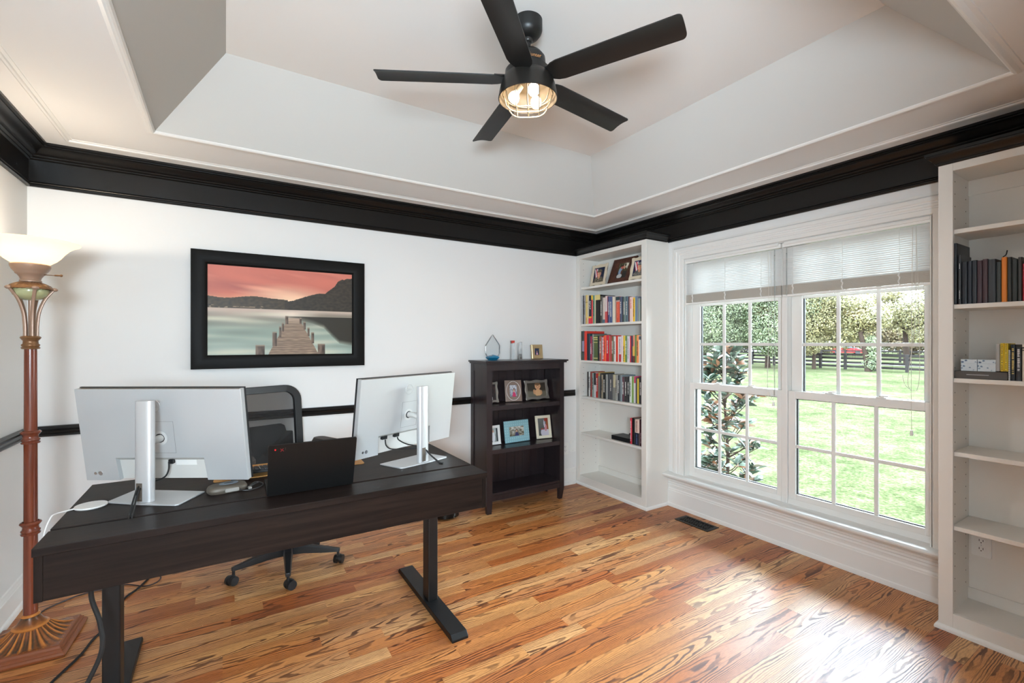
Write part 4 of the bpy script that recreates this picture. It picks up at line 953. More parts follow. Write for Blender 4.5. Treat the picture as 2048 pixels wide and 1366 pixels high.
# ------------------------------------------------------------------ laptop
t = thing('laptop', 'open black laptop on the desk slot, lid back with a red dot and mark', 'laptop', (.308, 2.098, DZ + .001), math.radians(-1.2))
Ml = Matrix.Translation((0, 0, .006)) @ Matrix.Rotation(.35, 4, 'X'); lm = mat('laptop_black', (11, 11, 11), .5, spec=.3)
B().prism(rrect(.334, .232, .006), lambda x, y: (x, -.004, y + .116), lambda x, y: (x, .003, y + .116)).xf(Ml).build('lid', lm, t)
box(-.158, .158, .0031, .0036, .012, .222).xf(Ml).build('screen', mat('dark_screen', (10, 11, 13), .12), t)
box(-.167, .167, .006, .238, .001, .014).build('base', lm, t, bevel=.002)
b = B()
for r in range(5):
    for c in range(14): b.box(-.148 + c * .0212, -.148 + c * .0212 + .0185, .022 + r * .021, .040 + r * .021, .0142, .0158)
b.build('keys', plastic_k, t)
b = B(); b.cyl((-.142, -.0046, .212), (-.142, -.0036, .212), .0026, n=14); b.xf(Ml).build('red_dot', mat('red_led', (230, 20, 30), .3, emit=(255, 20, 30), es=1.2), t)
rm = mat('red_print', (150, 24, 26), .5)
text('lid_mark', 'X', .019, Ml @ facing(-.118, -.0042, .208, (1, 0, .1), (-.1, 0, 1)), rm, t, .0002)
text('lid_mark', '1', .017, Ml @ facing(-.106, -.0042, .212, (1, 0, .1), (-.1, 0, 1)), mat('dark_print', (58, 46, 44), .5), t, .0002)

# keyboard, desk mat, speakerphone, charger
t = thing('desk_mat', 'tan leather desk mat lying behind the laptop', 'desk mat', (.285, 2.562, DZ), math.radians(-2))
B().prism(rrect(.66, .25, .015), lambda x, y: (x, y, .0003), lambda x, y: (x, y, .003)).build('mat_sheet', leather, t)
t = thing('keyboard', 'black keyboard on the tan desk mat, partly behind the monitor', 'keyboard', (.19, 2.47, DZ + .003), math.radians(2))
Mk = Matrix.Rotation(-.05, 4, 'X'); Mk.translation = (0, 0, .016)
box(-.20, .20, -.03, .070, 0, .012).xf(Mk).build('keyboard_body', plastic_k, t, bevel=.003)
b = B()
for r in range(5):
    for c in range(20): b.box(-.19 + c * .0191, -.19 + c * .0191 + .0165, -.025 + r * .0185, -.025 + r * .0185 + .0155, .0122, .0175)
b.xf(Mk).build('keys', mat('dark_keycap', (44, 47, 52), .5), t, bevel=.001)
b = B()
for c in range(9): b.box(-.185 + c * .043, -.185 + c * .043 + .003, -.026, .065, .0176, .0181)
b.xf(Mk).build('key_edges', mat('key_edge_light', (170, 170, 168), .5), t)
for x in (-.16, .16): box(x - .012, x + .012, -.034, -.022, 0, .015).build('flip_foot', plastic_g, t)
t = thing('speakerphone', 'oval bronze-grey conference speaker between monitor and laptop', 'speakerphone', (.004, 2.290, DZ + .0005), math.radians(8))
b = B(); prof = [(0, 0), (.93, .0), (1, .006), (1.0, .016), (.93, .025), (.78, .030), (0, .0315)]
def sup(a): return (.073 * math.copysign(abs(math.cos(a)) ** .55, math.cos(a)), .044 * math.copysign(abs(math.sin(a)) ** .6, math.sin(a)))
n = 40; rings = [[b.v((sup(2 * PI * k / n)[0] * r, sup(2 * PI * k / n)[1] * r, z)) for k in range(n)] if r else [b.v((0, 0, z))] for r, z in prof]
for A, C in zip(rings, rings[1:]):
    for k in range(n):
        j = (k + 1) % n
        if len(A) == 1: b.f([A[0], C[j], C[k]])
        elif len(C) == 1: b.f([A[k], A[j], C[0]])
        else: b.f([A[k], A[j], C[j], C[k]])
b.build('speaker_body', mat('bronze_grey_fabric', (92, 84, 74), .45, metal=.3), t, smooth=40)
B().prism([(.035 * math.cos(a) + .006, .02 * math.sin(a)) for a in [2 * PI * k / 28 for k in range(28)]], lambda x, y: (x, y, .031), lambda x, y: (x, y, .0325)).build('touch_ring', mat('slate_ring', (120, 134, 148), .4), t)
B().prism([(.018 * math.cos(a) + .006, .011 * math.sin(a)) for a in [2 * PI * k / 28 for k in range(28)]], lambda x, y: (x, y, .0324), lambda x, y: (x, y, .0330)).build('centre_button', plastic_g, t)
B().prism(rrect(.05, .014, .004), lambda x, y: (x + .012, -.0462, y + .012), lambda x, y: (x + .012, -.043, y + .012)).build('port_panel', mat('port_panel', (150, 146, 140), .4), t)
B().tube(smooth_path([(.04, -.046, .010), (.055, -.058, .004), (.085, -.06, .0035), (.115, -.045, .0035), (.135, -.01, .004), (.128, .025, .006), (.112, .03, .008), (.09, .005, .007), (.07, -.03, .005), (.085, -.02, .009), (.12, .012, .009)], 8), .0024, 7).build('speaker_cord', mat('cord_grey', (48, 48, 50), .5), t)
box(.072, .085, -.045, -.03, .002, .01).build('cord_clip', mat('port_panel', (150, 146, 140), .4), t, bevel=.001)
t = thing('wireless_charger', 'white round charging puck beside the monitor base, cord over the edge', 'charger', (-.437, 2.338, DZ + .0005))
b = B(); b.lathe([(0, 0), (.046, 0), (.05, .004), (.048, .008), (0, .0095)], 40, M=Matrix.Diagonal((1, 1, 1, 1))); b.build('puck', mat('charger_white', (232, 230, 226), .4), t, smooth=40)
B().tube(smooth_path([(-.046, -.018, .005), (-.075, -.035, .004), (-.086, -.05, .005), (-.094, -.075, .001), (-.105, -.10, -.05), (-.098, -.13, -.12), (-.088, -.16, -.2)], 8), .0028, 8).build('charger_cord', white_pl, t)

# ------------------------------------------------------------------ mesh office chair
t = thing('office_chair', 'black mesh-backed office chair behind the desk', 'office chair', (.325, 3.135, 0), math.radians(24))
for k in range(5):
    a = math.radians(-120 + 72 * k); d = Vector((math.cos(a), math.sin(a), 0)); s_ = Vector((-d.y, d.x, 0))
    b = B(); st = [(.03, .085, .135, .028), (.10, .088, .134, .024), (.20, .082, .118, .019), (.285, .080, .102, .015), (.305, .078, .098, .013)]
    rr = [[b.v(d * r + s_ * (w * e) + Vector((0, 0, z))) for e, z in ((-1, z0), (1, z0), (.8, z1), (-.8, z1))] for r, z0, z1, w in st]
    for A, C in zip(rr, rr[1:]):
        for i in range(4): b.f([A[i], A[(i + 1) % 4], C[(i + 1) % 4], C[i]])
    b.f(rr[0][::-1]); b.f(rr[-1]); b.build('base_arm', plastic_k, t, bevel=.003)
    c = d * .295; ca = a + [.5, -.2, .9, .3, -1.1][k]; e = Vector((math.cos(ca), math.sin(ca), 0)); o = Vector((-e.y, e.x, 0)) * .012
    b = B(); p = c + o; b.cyl(c + Vector((0, 0, .05)), c + Vector((0, 0, .082)), .008, n=12); b.cyl(p - e * .008 + Vector((0, 0, .034)), p + e * .008 + Vector((0, 0, .034)), .024, n=20)
    cs = b.build('caster', plastic_k, t, smooth=40)
    for sg in (-1, 1):
        w = B(); w.cyl(p + e * (sg * .009) + Vector((0, 0, .0275)), p + e * (sg * .026) + Vector((0, 0, .0275)), .0273, .0255, n=24); w.build('caster_wheel', plastic_k, cs, smooth=40)
B().lathe([(0, .08), (.035, .08), (.036, .14), (.028, .15), (.028, .29), (.02, .29), (.02, .43), (0, .43)], 24).build('gas_column', plastic_k, t, smooth=40)
box(-.1, .1, -.13, .13, .42, .455).build('seat_plate', plastic_k, t, bevel=.01)
b = B(); b.prism(rrect(.50, .48, .09), lambda x, y: (x * .96, y * .96 - .01, .455), lambda x, y: (x, y - .01, .485)); b.prism(rrect(.50, .48, .09), lambda x, y: (x, y - .01, .4852), lambda x, y: (x * .93, y * .93 - .01, .52)); b.build('seat_cushion', mat('black_seat_fabric', (24, 24, 26), .85), t, smooth=50)
def byz(z): return .235 + (z - .5) * .09
b = B(); pts = []
for x, z in rrect(.49, .62, .10, 8): pts.append((x, byz(z + .785) + .02 * (1 - (x / .245) ** 2), z + .785))
pts.append(pts[0]); b.tube(pts, .030, 10, .5, up=None)
b.bm.free()
b = B(); out = rrect(.50, .62, .10, 8); inn = rrect(.41, .53, .065, 8)
def bp(x, z, dy): return (x, byz(z + .785) + .03 * (1 - (x / .25) ** 2) + dy, z + .785)
A = [b.v(bp(x, z, -.012)) for x, z in out]; C = [b.v(bp(x, z, -.014)) for x, z in inn]; D = [b.v(bp(x, z, .012)) for x, z in inn]; E_ = [b.v(bp(x, z, .012)) for x, z in out]; n = len(out)
for i in range(n):
    j = (i + 1) % n
    for P, Q in ((A, C), (C, D), (D, E_), (E_, A)): b.f([P[i], P[j], Q[j], Q[i]])
b.build('back_frame', plastic_k, t, bevel=.003, smooth=40)
b = B(); b.grid(16, 16, lambda u, v: bp((u - .5) * .43, (v - .5) * .55, 0)); b.build('back_mesh', meshm, t, smooth=60)
b = B(); pl = [(-.205, -.28), (.205, -.28), (.205, -.01), (.165, -.005), (.155, .035), (.135, .048), (-.11, .05), (-.14, .035), (-.15, -.02), (-.205, -.025)]
b.prism(pl, lambda x, z: bp(x, z, .03), lambda x, z: bp(x, z, .05)); b.build('lumbar_support', mat('black_lumbar', (22, 24, 27), .7), t)
b = B(); b.tube(smooth_path([(0, .1, .44), (0, .24, .45), (0, .30, .55), (0, .31, .66)], 6), .03, 10, .5); b.build('back_bracket', plastic_k, t)
for sg in (-1, 1):
    b = B(); b.tube(smooth_path([(sg * .14, .02, .44), (sg * .27, .02, .45), (sg * .285, .025, .52), (sg * .285, .025, .70)], 6), .018, 8, .8); b.build('arm_post', plastic_k, t, smooth=50)
    b = B(); b.prism(rrect(.095, .25, .04), lambda x, y: (x + sg * .28, y + .02, .703), lambda x, y: (x + sg * .28, y + .02, .722)); b.prism(rrect(.095, .25, .04), lambda x, y: (x + sg * .28, y + .02, .7222), lambda x, y: (x * .8 + sg * .28, y * .92 + .02, .742)); b.build('arm_pad', mat('grey_black_arm_pad', (62, 58, 55), .6), t, smooth=50)

# ------------------------------------------------------------------ torchiere floor lamp
t = thing('floor_lamp', 'mahogany torchiere floor lamp with a lit glass bowl and carved square base', 'floor lamp', (-.75, 2.915, 0), math.radians(-3))
b = B(); NU, NV = 144, 34
def lampbase(u, v):
    a = 2 * PI * u; sq = 1 / max(abs(math.cos(a)), abs(math.sin(a)))
    sq = min(sq, 1.36)
    r = .048 + (.132 - .048) * v; k = clamp((v - .05) / .75); shape = 1 + (sq - 1) * k
    z = .118 - .072 * v - .018 * math.sin(PI * v)
    rid = max(0, math.cos(20 * a + 1.2 * math.sin(4 * a) * v)) ** 1.5 * .0085 * math.sin(PI * clamp((v - .04) / .9)) ** .6
    rid += .003 * max(0, math.cos(44 * a)) * (1 if v > .9 else 0)
    return (r * shape * math.cos(a), r * shape * math.sin(a), z + rid)
b.grid(NU, NV, lampbase)
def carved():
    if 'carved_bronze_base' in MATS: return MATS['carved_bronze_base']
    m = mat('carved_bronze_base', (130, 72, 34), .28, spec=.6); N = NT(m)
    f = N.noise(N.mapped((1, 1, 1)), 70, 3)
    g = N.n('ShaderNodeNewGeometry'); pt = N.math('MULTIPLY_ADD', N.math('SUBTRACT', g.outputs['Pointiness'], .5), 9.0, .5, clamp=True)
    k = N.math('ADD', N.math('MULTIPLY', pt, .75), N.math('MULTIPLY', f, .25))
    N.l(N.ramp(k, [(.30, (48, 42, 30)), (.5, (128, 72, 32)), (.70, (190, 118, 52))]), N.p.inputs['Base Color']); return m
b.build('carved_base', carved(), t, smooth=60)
b = B(); pr = [(.150, 0), (.157, .004), (.158, .014), (.153, .022), (.146, .025), (.146, .034), (.139, .037), (.137, .046), (.130, .049), (.04, .05)]
rows = [[b.v((x * h, y * h, z)) for x, y in ((-1, -1), (1, -1), (1, 1), (-1, 1))] for h, z in pr]
for A, C in zip(rows, rows[1:]):
    for k in range(4): b.f([A[k], A[(k + 1) % 4], C[(k + 1) % 4], C[k]])
b.f(rows[0]); b.f(rows[-1]); b.build('base_plinth', mat('plinth_bronze', (124, 66, 34), .28, spec=.6), t, bevel=.003)
def ringed(z, m, nm, r=.026):
    B().lathe([(r - .002, z - .06), (r + .006, z - .058), (r + .0075, z - .053), (r + .003, z - .049), (r + .0065, z - .044), (r + .0065, z - .039), (r + .002, z - .035), (r + .001, z - .022), (r + .006, z - .016), (r + .011, z - .008), (r + .0085, z - .003), (r + .002, z)], 40).build(nm, m, t, smooth=50)
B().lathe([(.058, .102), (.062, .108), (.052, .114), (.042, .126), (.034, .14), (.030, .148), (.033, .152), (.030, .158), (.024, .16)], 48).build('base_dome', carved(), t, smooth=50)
B().lathe([(0, .12), (.0245, .12), (.0235, .55), (.0225, .95), (.021, 1.39), (0, 1.39)], 36).build('pole', mahog, t, smooth=40)
ringed(.575, mahog, 'pole_ring'); ringed(.985, mahog, 'pole_ring', .025); ringed(1.412, bronze, 'pole_collar', .024)
for k in range(5):
    a = math.radians(-62 + 72 * k); d = Vector((math.cos(a), math.sin(a), 0))
    pts = smooth_path([d * r + Vector((0, 0, z)) for r, z in ((.0205, 1.40), (.021, 1.46), (.027, 1.52), (.044, 1.575), (.066, 1.612), (.074, 1.622))], 6)
    B().tube(pts, .0062, 8, 1.25).build('curved_arm', bronze_p, t, smooth=50)
    c = d * .076 + Vector((0, 0, 1.625)); B().sphere(c, .011, (1.2, 1.2, .8), 12, 8).build('arm_finial', bronze_p, t, smooth=60)
B().lathe([(0, 1.40), (.008, 1.40), (.008, 1.58), (0, 1.58)], 14).build('centre_rod', bronze_p, t, smooth=50)
b = B(); b.lathe([(0, 1.572), (.02, 1.573), (.04, 1.581), (.055, 1.595), (.062, 1.612), (.06, 1.622)], 48)
for v in b.bm.verts:
    a = math.atan2(v.co.y, v.co.x); r = math.hypot(v.co.x, v.co.y)
    if r > .03: k = 1 + .02 * math.cos(24 * a); v.co.x *= k; v.co.y *= k
b.build('green_glass_bowl', mat('green_onyx', (176, 178, 134), .18, spec=.6, coat=.4), t, smooth=60)
b = B(); b.lathe([(.064, 1.620), (.077, 1.622), (.076, 1.628), (.066, 1.637), (.05, 1.646), (.034, 1.652), (.026, 1.653)], 96)
for v in b.bm.verts:
    a = math.atan2(v.co.y, v.co.x); r = math.hypot(v.co.x, v.co.y)
    if .03 < r < .075: v.co.z += .0035 * abs(math.cos(12 * a))
b.build('leaf_crown', bronze, t, smooth=60)
B().lathe([(.026, 1.652), (.036, 1.655), (.037, 1.661), (.033, 1.665), (.036, 1.676), (.044, 1.688), (.050, 1.692), (.051, 1.697), (.058, 1.706), (.062, 1.712), (.066, 1.722), (.068, 1.731), (.064, 1.735), (.03, 1.736)], 48).build('shade_fitter', bronze_p, t, smooth=50)
b = B(); e = Vector((math.cos(-.25), math.sin(-.25), 0)); b.cyl(e * .05 + Vector((0, 0, 1.690)), e * .098 + Vector((0, 0, 1.688)), .0018, n=8); b.cyl(e * .09 + Vector((0, 0, 1.6885)), e * .112 + Vector((0, 0, 1.688)), .0038, n=10); b.sphere(e * .114 + Vector((0, 0, 1.688)), .0058, u=12, v=8); b.build('switch_stem', bronze, t, smooth=50)
def shade_mat():
    m = mat('alabaster_glass_bowl', (250, 236, 205), .3); N = NT(m)
    tr_ = N.n('ShaderNodeBsdfTranslucent'); tr_.inputs['Color'].default_value = (1, .88, .66, 1)
    x = N.n('ShaderNodeMixShader'); x.inputs[0].default_value = .62
    N.l(N.p.outputs[0], x.inputs[1]); N.l(tr_.outputs[0], x.inputs[2])
    em = N.n('ShaderNodeEmission'); em.inputs['Color'].default_value = (1, .9, .72, 1); em.inputs['Strength'].default_value = .4
    ad = N.n('ShaderNodeAddShader'); N.l(x.outputs[0], ad.inputs[0]); N.l(em.outputs[0], ad.inputs[1]); N.l(ad.outputs[0], N.out.inputs['Surface']); return m
o_ = [(.058, 1.735), (.068, 1.742), (.085, 1.755), (.100, 1.772), (.113, 1.792), (.130, 1.812), (.150, 1.827), (.165, 1.833), (.168, 1.837)]
i_ = [(.165, 1.8395), (.149, 1.8335), (.128, 1.818), (.109, 1.796), (.096, 1.776), (.082, 1.760), (.065, 1.748), (.03, 1.742), (0, 1.741)]
B().lathe(o_ + i_, 64).build('glass_bowl', shade_mat(), t, smooth=60)
B().sphere((0, 0, 1.785), .022, (1, 1, 1.2), 16, 10).build('bulb', bulbm, t, smooth=60)
lt = light('floor_lamp_light', 'POINT', (-.75, 2.915, 1.80), 17, (1, .88, .74), .024)
tag(B().tube(smooth_path([(-.83, 3.10, .005), (-.80, 3.27, .005), (-.73, 3.345, .005), (-.667, 3.381, .005), (-.594, 3.39, .005), (-.483, 3.383, .005), (-.389, 3.305, .005), (-.335, 3.329, .005), (-.33, 3.40, .005), (-.40, 3.46, .005), (-.6, 3.49, .005)], 8), .0035, 7).build('lamp_cord', mat('brown_cord', (52, 34, 36), .5)), 'thin brown lamp cord lying on the floor behind the desk leg', 'cord')

# ------------------------------------------------------------------ cables under the desk, robot vacuum
tag(B().tube(smooth_path([(-.385, 2.115, .735), (-.39, 2.13, .62), (-.40, 2.14, .50), (-.375, 2.13, .40), (-.37, 2.12, .30), (-.42, 2.10, .17), (-.44, 2.07, .05), (-.42, 1.98, .008), (-.36, 1.88, .007), (-.3, 1.7, .007)], 8), .0075, 10).build('power_cable', rubber), 'thick black power cable hanging from the desk down to the floor', 'cable')
tag(B().tube(smooth_path([(-.70, 2.2, .006), (-.64, 2.42, .006), (-.598, 2.57, .006), (-.545, 2.72, .006), (-.525, 2.827, .006), (-.504, 2.90, .006), (-.485, 3.05, .006), (-.462, 3.207, .006), (-.42, 3.287, .007), (-.384, 3.399, .006), (-.36, 3.48, .006)], 8), .0055, 8).build('floor_cable', rubber), 'black cable running across the floor past the lamp base', 'cable')
t = thing('robot_vacuum', 'round silver and black robot vacuum on the floor beside the dark bookcase', 'vacuum', (1.485, 3.40, 0))
B().lathe([(0, .008), (.095, .008), (.108, .016), (.11, .05), (.104, .058), (0, .06)], 48).build('vacuum_body', mat('vacuum_silver', (130, 134, 140), .3, metal=.5), t, smooth=40)
b = B(); n = 24; pr = [(.111, .012), (.116, .016), (.116, .048), (.111, .052)]
rows = [[b.v((r * math.cos(a), r * math.sin(a), z)) for a in [math.radians(-170 + 125 * k / n) for k in range(n + 1)]] for r, z in pr]
for A, C in zip(rows, rows[1:]):
    for k in range(n): b.f([A[k], A[k + 1], C[k + 1], C[k]])
b.build('bumper', mat('bumper_black', (16, 17, 19), .18), t, smooth=50)
B().lathe([(.06, .0605), (.098, .0605), (.1, .062), (.06, .0635)], 40).build('top_ring', chrome, t, smooth=50)
for a in (-60, 120): B().cyl((.06 * math.cos(math.radians(a)), .06 * math.sin(math.radians(a)), .014), (.07 * math.cos(math.radians(a)), .07 * math.sin(math.radians(a)), .014), .014, n=14).build('wheel', rubber, t)

# ------------------------------------------------------------------ ceiling fan
t = thing('ceiling_fan', 'black five-blade ceiling fan with a caged lit lamp', 'ceiling fan', (1.13, 1.685, 2.80))
B().lathe([(0, 0), (.0635, 0), (.0635, -.045), (.060, -.056), (.048, -.072), (.03, -.079), (.02, -.081), (0, -.081)], 40).build('ceiling_canopy', fanm, t, smooth=40)
B().lathe([(0, -.07), (.0125, -.07), (.0125, -.145), (0, -.145)], 20).build('downrod', fanm, t, smooth=40)
B().lathe([(0, -.078), (.02, -.08), (.021, -.092), (.015, -.098), (0, -.098)], 20).build('hanger_ball', mat('hanger_grey', (58, 56, 54), .3, metal=.5), t, smooth=50)
B().lathe([(0, -.138), (.035, -.14), (.062, -.150), (.076, -.168), (.078, -.19), (.078, -.222), (.10, -.226), (.102, -.262), (.085, -.268), (.04, -.27), (0, -.27)], 48).build('motor_housing', fanm, t, smooth=35)
ZB = -.258
for k in range(5):
    a = math.radians(8 + 72 * k); R_ = Matrix.Rotation(a, 4, 'Z') @ Matrix.Translation((0, 0, ZB)) @ Matrix.Rotation(math.radians(-11), 4, 'X')
    b = B(); nx, ny = 26, 10
    def hw(x): return .032 + .0225 * clamp((x - .105) / .05) ** .5 + .004 * clamp((x - .15) / .5) if x < .642 else .0585 - .018 * (1 - math.sqrt(max(0, 1 - ((x - .642) / .018) ** 2)))
    xs = [.105 + .537 * i / (nx - 6) for i in range(nx - 5)] + [.642 + .018 * math.sin(PI / 2 * i / 5) for i in range(1, 6)]
    def bp(i, j, dz):
        x = xs[i]; y = hw(x) * (2 * j / ny - 1); return (x, y, dz + .010 * (1 - (y / .058) ** 2) * clamp((x - .1) / .2) - .006)
    for dz in (-.0025, .0025):
        g = [[b.v(bp(i, j, dz)) for j in range(ny + 1)] for i in range(len(xs))]
        for i in range(len(xs) - 1):
            for j in range(ny): b.f([g[i][j], g[i + 1][j], g[i + 1][j + 1], g[i][j + 1]])
        if dz < 0: lo = g
    rim = lambda q: [r[0] for r in q] + q[-1][1:] + [r[-1] for r in q[::-1]][1:] + q[0][::-1][1:-1]
    r0, r1 = rim(lo), rim(g)
    for k_ in range(len(r0)): b.f([r0[k_], r0[(k_ + 1) % len(r0)], r1[(k_ + 1) % len(r0)], r1[k_]])
    bl = b.xf(R_).build('blade', fanm, t, smooth=40)
    b = B(); b.hexa([(.06, -.022, .003), (.15, -.036, .003), (.15, .036, .003), (.06, .022, .003), (.06, -.022, .009), (.15, -.03, .008), (.15, .03, .008), (.06, .022, .009)]); b.xf(R_).build('blade_bracket', fanm, t)
    for y in (-.024, 0, .024): B().cyl((.122, y, -.007), (.122, y, -.003), .0045, n=10).xf(R_).build('blade_screw', alu, bl)
zr = -.345
B().lathe([(.04, -.232), (.088, -.238), (.108, -.256), (.119, -.285), (.127, -.32), (.1305, zr), (.1285, zr - .002), (.124, -.318), (.115, -.285), (.10, -.262), (.04, -.258)], 64).build('lamp_shade', mat('dark_bronze_shade', (44, 41, 38), .35, metal=.4), t, smooth=45)
B().lathe([(.0, -.272), (.03, -.272), (.09, -.268), (.102, -.275), (.117, -.30), (.1265, zr - .001)], 48).build('shade_lining', mat('cream_lining', (84, 74, 60), .5), t, smooth=45)
b = B(); dirx = math.radians(-31.87 + 90 - 60)
for ang in (0, PI / 2):
    Mz = Matrix.Rotation(ang + .95, 4, 'Z')
    for o in (-.05, 0, .05):
        hw = math.sqrt(.108 ** 2 - o * o) - (.0 if ang == 0 else .002); pts = []
        for i in range(19):
            s_ = -1 + 2 * i / 18; x = hw * s_; z = zr + .02 - .072 * (1 - abs(s_) ** 4) ** .55 - (.004 if ang else 0); pts.append(Mz @ Vector((x, o, z)))
        b.tube(pts, .0026, 6)
b.tube([(.109 * math.cos(q), .109 * math.sin(q), zr + .018) for q in [2 * PI * k / 40 for k in range(41)]], .003, 6)
b.build('wire_cage', mat('cage_bronze', (150, 134, 110), .35, metal=.6), t, smooth=50)
for k in range(3):
    a = math.radians(20 + 120 * k); d = Vector((math.cos(a), math.sin(a), 0))
    B().cyl(d * .03 + Vector((0, 0, -.285)), d * .05 + Vector((0, 0, -.312)), .013, n=14).build('lamp_socket', mat('socket_grey', (150, 146, 138), .4), t)
    B().sphere(d * .062 + Vector((0, 0, -.335)), .024, (1, 1, 1.15), 16, 10).build('bulb', bulbm, t, smooth=60)
vd = math.atan2(-1.685, -1.13)
text('maker_lettering', 'Hunter', .022, facing(.0785 * math.cos(vd + .35), .0785 * math.sin(vd + .35), -.195, (-math.sin(vd + .35), math.cos(vd + .35), 0), (0, 0, 1)), mat('gold_print', (176, 122, 74), .4), t, .0005)

fs = light('fan_light', 'SPOT', (1.13, 1.685, 2.452), 18, (1, .95, .90), .03); fs.data.spot_size = math.radians(168); fs.data.spot_blend = .35

# ------------------------------------------------------------------ outside: lawn, road, fences, trees
GZ = -.45
def lawn_mat():
    m = mat('lawn_grass', (90, 110, 50), 1.0, spec=0); N = NT(m)
    v = N.mapped((1, 1, 1))
    f1 = N.noise(v, .35, 3); f2 = N.noise(v, 3.2, 4, .65); f3 = N.noise(N.mapped((26, 26, 26)), 1.0, 3, .7)
    g = N.math('ADD', N.math('ADD', N.math('MULTIPLY', f1, .2), N.math('MULTIPLY', f2, .32)), N.math('MULTIPLY', f3, .48))
    N.l(N.ramp(g, [(.38, (31, 36, 21)), (.46, (44, 49, 31)), (.52, (54, 56, 39)), (.60, (72, 68, 54))]), N.p.inputs['Base Color'])
    return m
b = B(); b.grid(40, 40, lambda u, v: (3.42 + 160 * u * u, -60 + 160 * v, GZ)); struct(b, 'lawn', lawn_mat(), 'mown green lawn outside the window', 'lawn', fix=False)
struct(box(3.42, 3.43, -60, 100, GZ - .5, GZ), 'ground', lawn_mat(), 'edge of the lawn against the house', 'ground')
FPTS = [(42.5, 36.5), (41.2, 32.5), (40.3, 29.6), (39.5, 27.0), (38.9, 24.9), (38.6, 22.8), (38.2, 20.7), (37.6, 18.6), (37.0, 16.7), (36.5, 14.9), (36.3, 13.1), (35.9, 11.3), (35.5, 9.3), (35.2, 7.2), (35.0, 5.0)]
wdark = mat('weathered_dark_boards', (30, 27, 26), .85, spec=.1)
def fence(name, pts, label, h, rails):
    t = thing(name, label, 'fence', (*pts[len(pts) // 2], GZ))
    for x, y in pts: box(x - .075, x + .075, y - .075, y + .075, GZ, GZ + h).build('post', wdark, t, world=True)
    for z in rails:
        b = B()
        for (xa, ya), (xb_, yb_) in zip(pts, pts[1:]):
            b.hexa([(xa + .075, ya, GZ + z), (xb_ + .075, yb_, GZ + z), (xb_ + .11, yb_, GZ + z), (xa + .11, ya, GZ + z), (xa + .075, ya, GZ + z + .14), (xb_ + .075, yb_, GZ + z + .14), (xb_ + .11, yb_, GZ + z + .14), (xa + .11, ya, GZ + z + .14)])
        b.build('rail', wdark, t, world=True)
fence('board_fence', FPTS, 'dark board fence across the lawn on the house side of the road', 1.1, (.14, .42, .70, .96))
fence('board_fence', [(x + 17, y * 1.32) for x, y in FPTS], 'dark board fence beyond the road', 1.15, (.2, .55, .95))
b = B(); P = [(x + 9, y * 1.08) for x, y in [(44, 44)] + FPTS + [(35, 2), (35, -20)]]
A = [b.v((x, y, GZ + .02)) for x, y in P]; C = [b.v((x + 5.5, y + 1.5, GZ + .02)) for x, y in P]
for i in range(len(P) - 1): b.f([A[i], A[i + 1], C[i + 1], C[i]])
struct(b, 'road', mat('pale_asphalt', (60, 58, 60), .9), 'pale road behind the board fence', 'road', fix=False)
bark = mat('tree_bark', (40, 32, 27), .95, spec=.05, bump=(30, .8))
def crown(name, blobs, n, size, mtl, parent, seed, shape=1.0):
    rng = random.Random(seed); b = B(); bm = b.bm; vals = []
    tot = sum(r[3] * r[3] for r in blobs)
    for (cx, cy, cz, r, sq) in blobs:
        for _ in range(int(n * r * r / tot)):
            d = Vector((rng.gauss(0, 1), rng.gauss(0, 1), rng.gauss(0, 1))).normalized(); q = r * (1 - .6 * rng.random() ** 1.6) * (1 + .16 * mnoise.noise(d * 2.3 + Vector((seed, cx, cz))))
            c = Vector((cx, cy, cz)) + Vector((d.x * q, d.y * q, d.z * q * sq))
            nn = (d + Vector((rng.uniform(-.8, .8), rng.uniform(-.8, .8), rng.uniform(-.3, .9)))).normalized()
            a = nn.orthogonal().normalized(); a.rotate(Matrix.Rotation(rng.random() * 6.28, 3, nn)); e = nn.cross(a); s_ = size * (.6 + .8 * rng.random()); w = s_ * .36 * shape
            vs = [b.v(c - a * s_ * .5), b.v(c + e * w), b.v(c + a * s_ * .5), b.v(c - e * w)]
            b.f(vs); k = clamp(rng.random() * .75 + .3 * mnoise.noise(c * .9) + .12); vals += [k] * 4
    o = b.build(name, mtl, parent, fix=False)
    at = o.data.color_attributes.new('Col', 'FLOAT_COLOR', 'POINT'); d = []
    for k in vals: d += [k, k, k, 1]
    at.data.foreach_set('color', d)
    return o
lg = leaf_mat('leaves_green', [(0, (48, 57, 38)), (.5, (74, 82, 56)), (1, (106, 110, 82))])
ly = leaf_mat('leaves_yellow_green', [(0, (66, 63, 39)), (.5, (94, 90, 57)), (1, (126, 115, 80))])
lo = leaf_mat('leaves_olive_brown', [(0, (74, 61, 44)), (.5, (98, 85, 61)), (1, (120, 109, 82))])
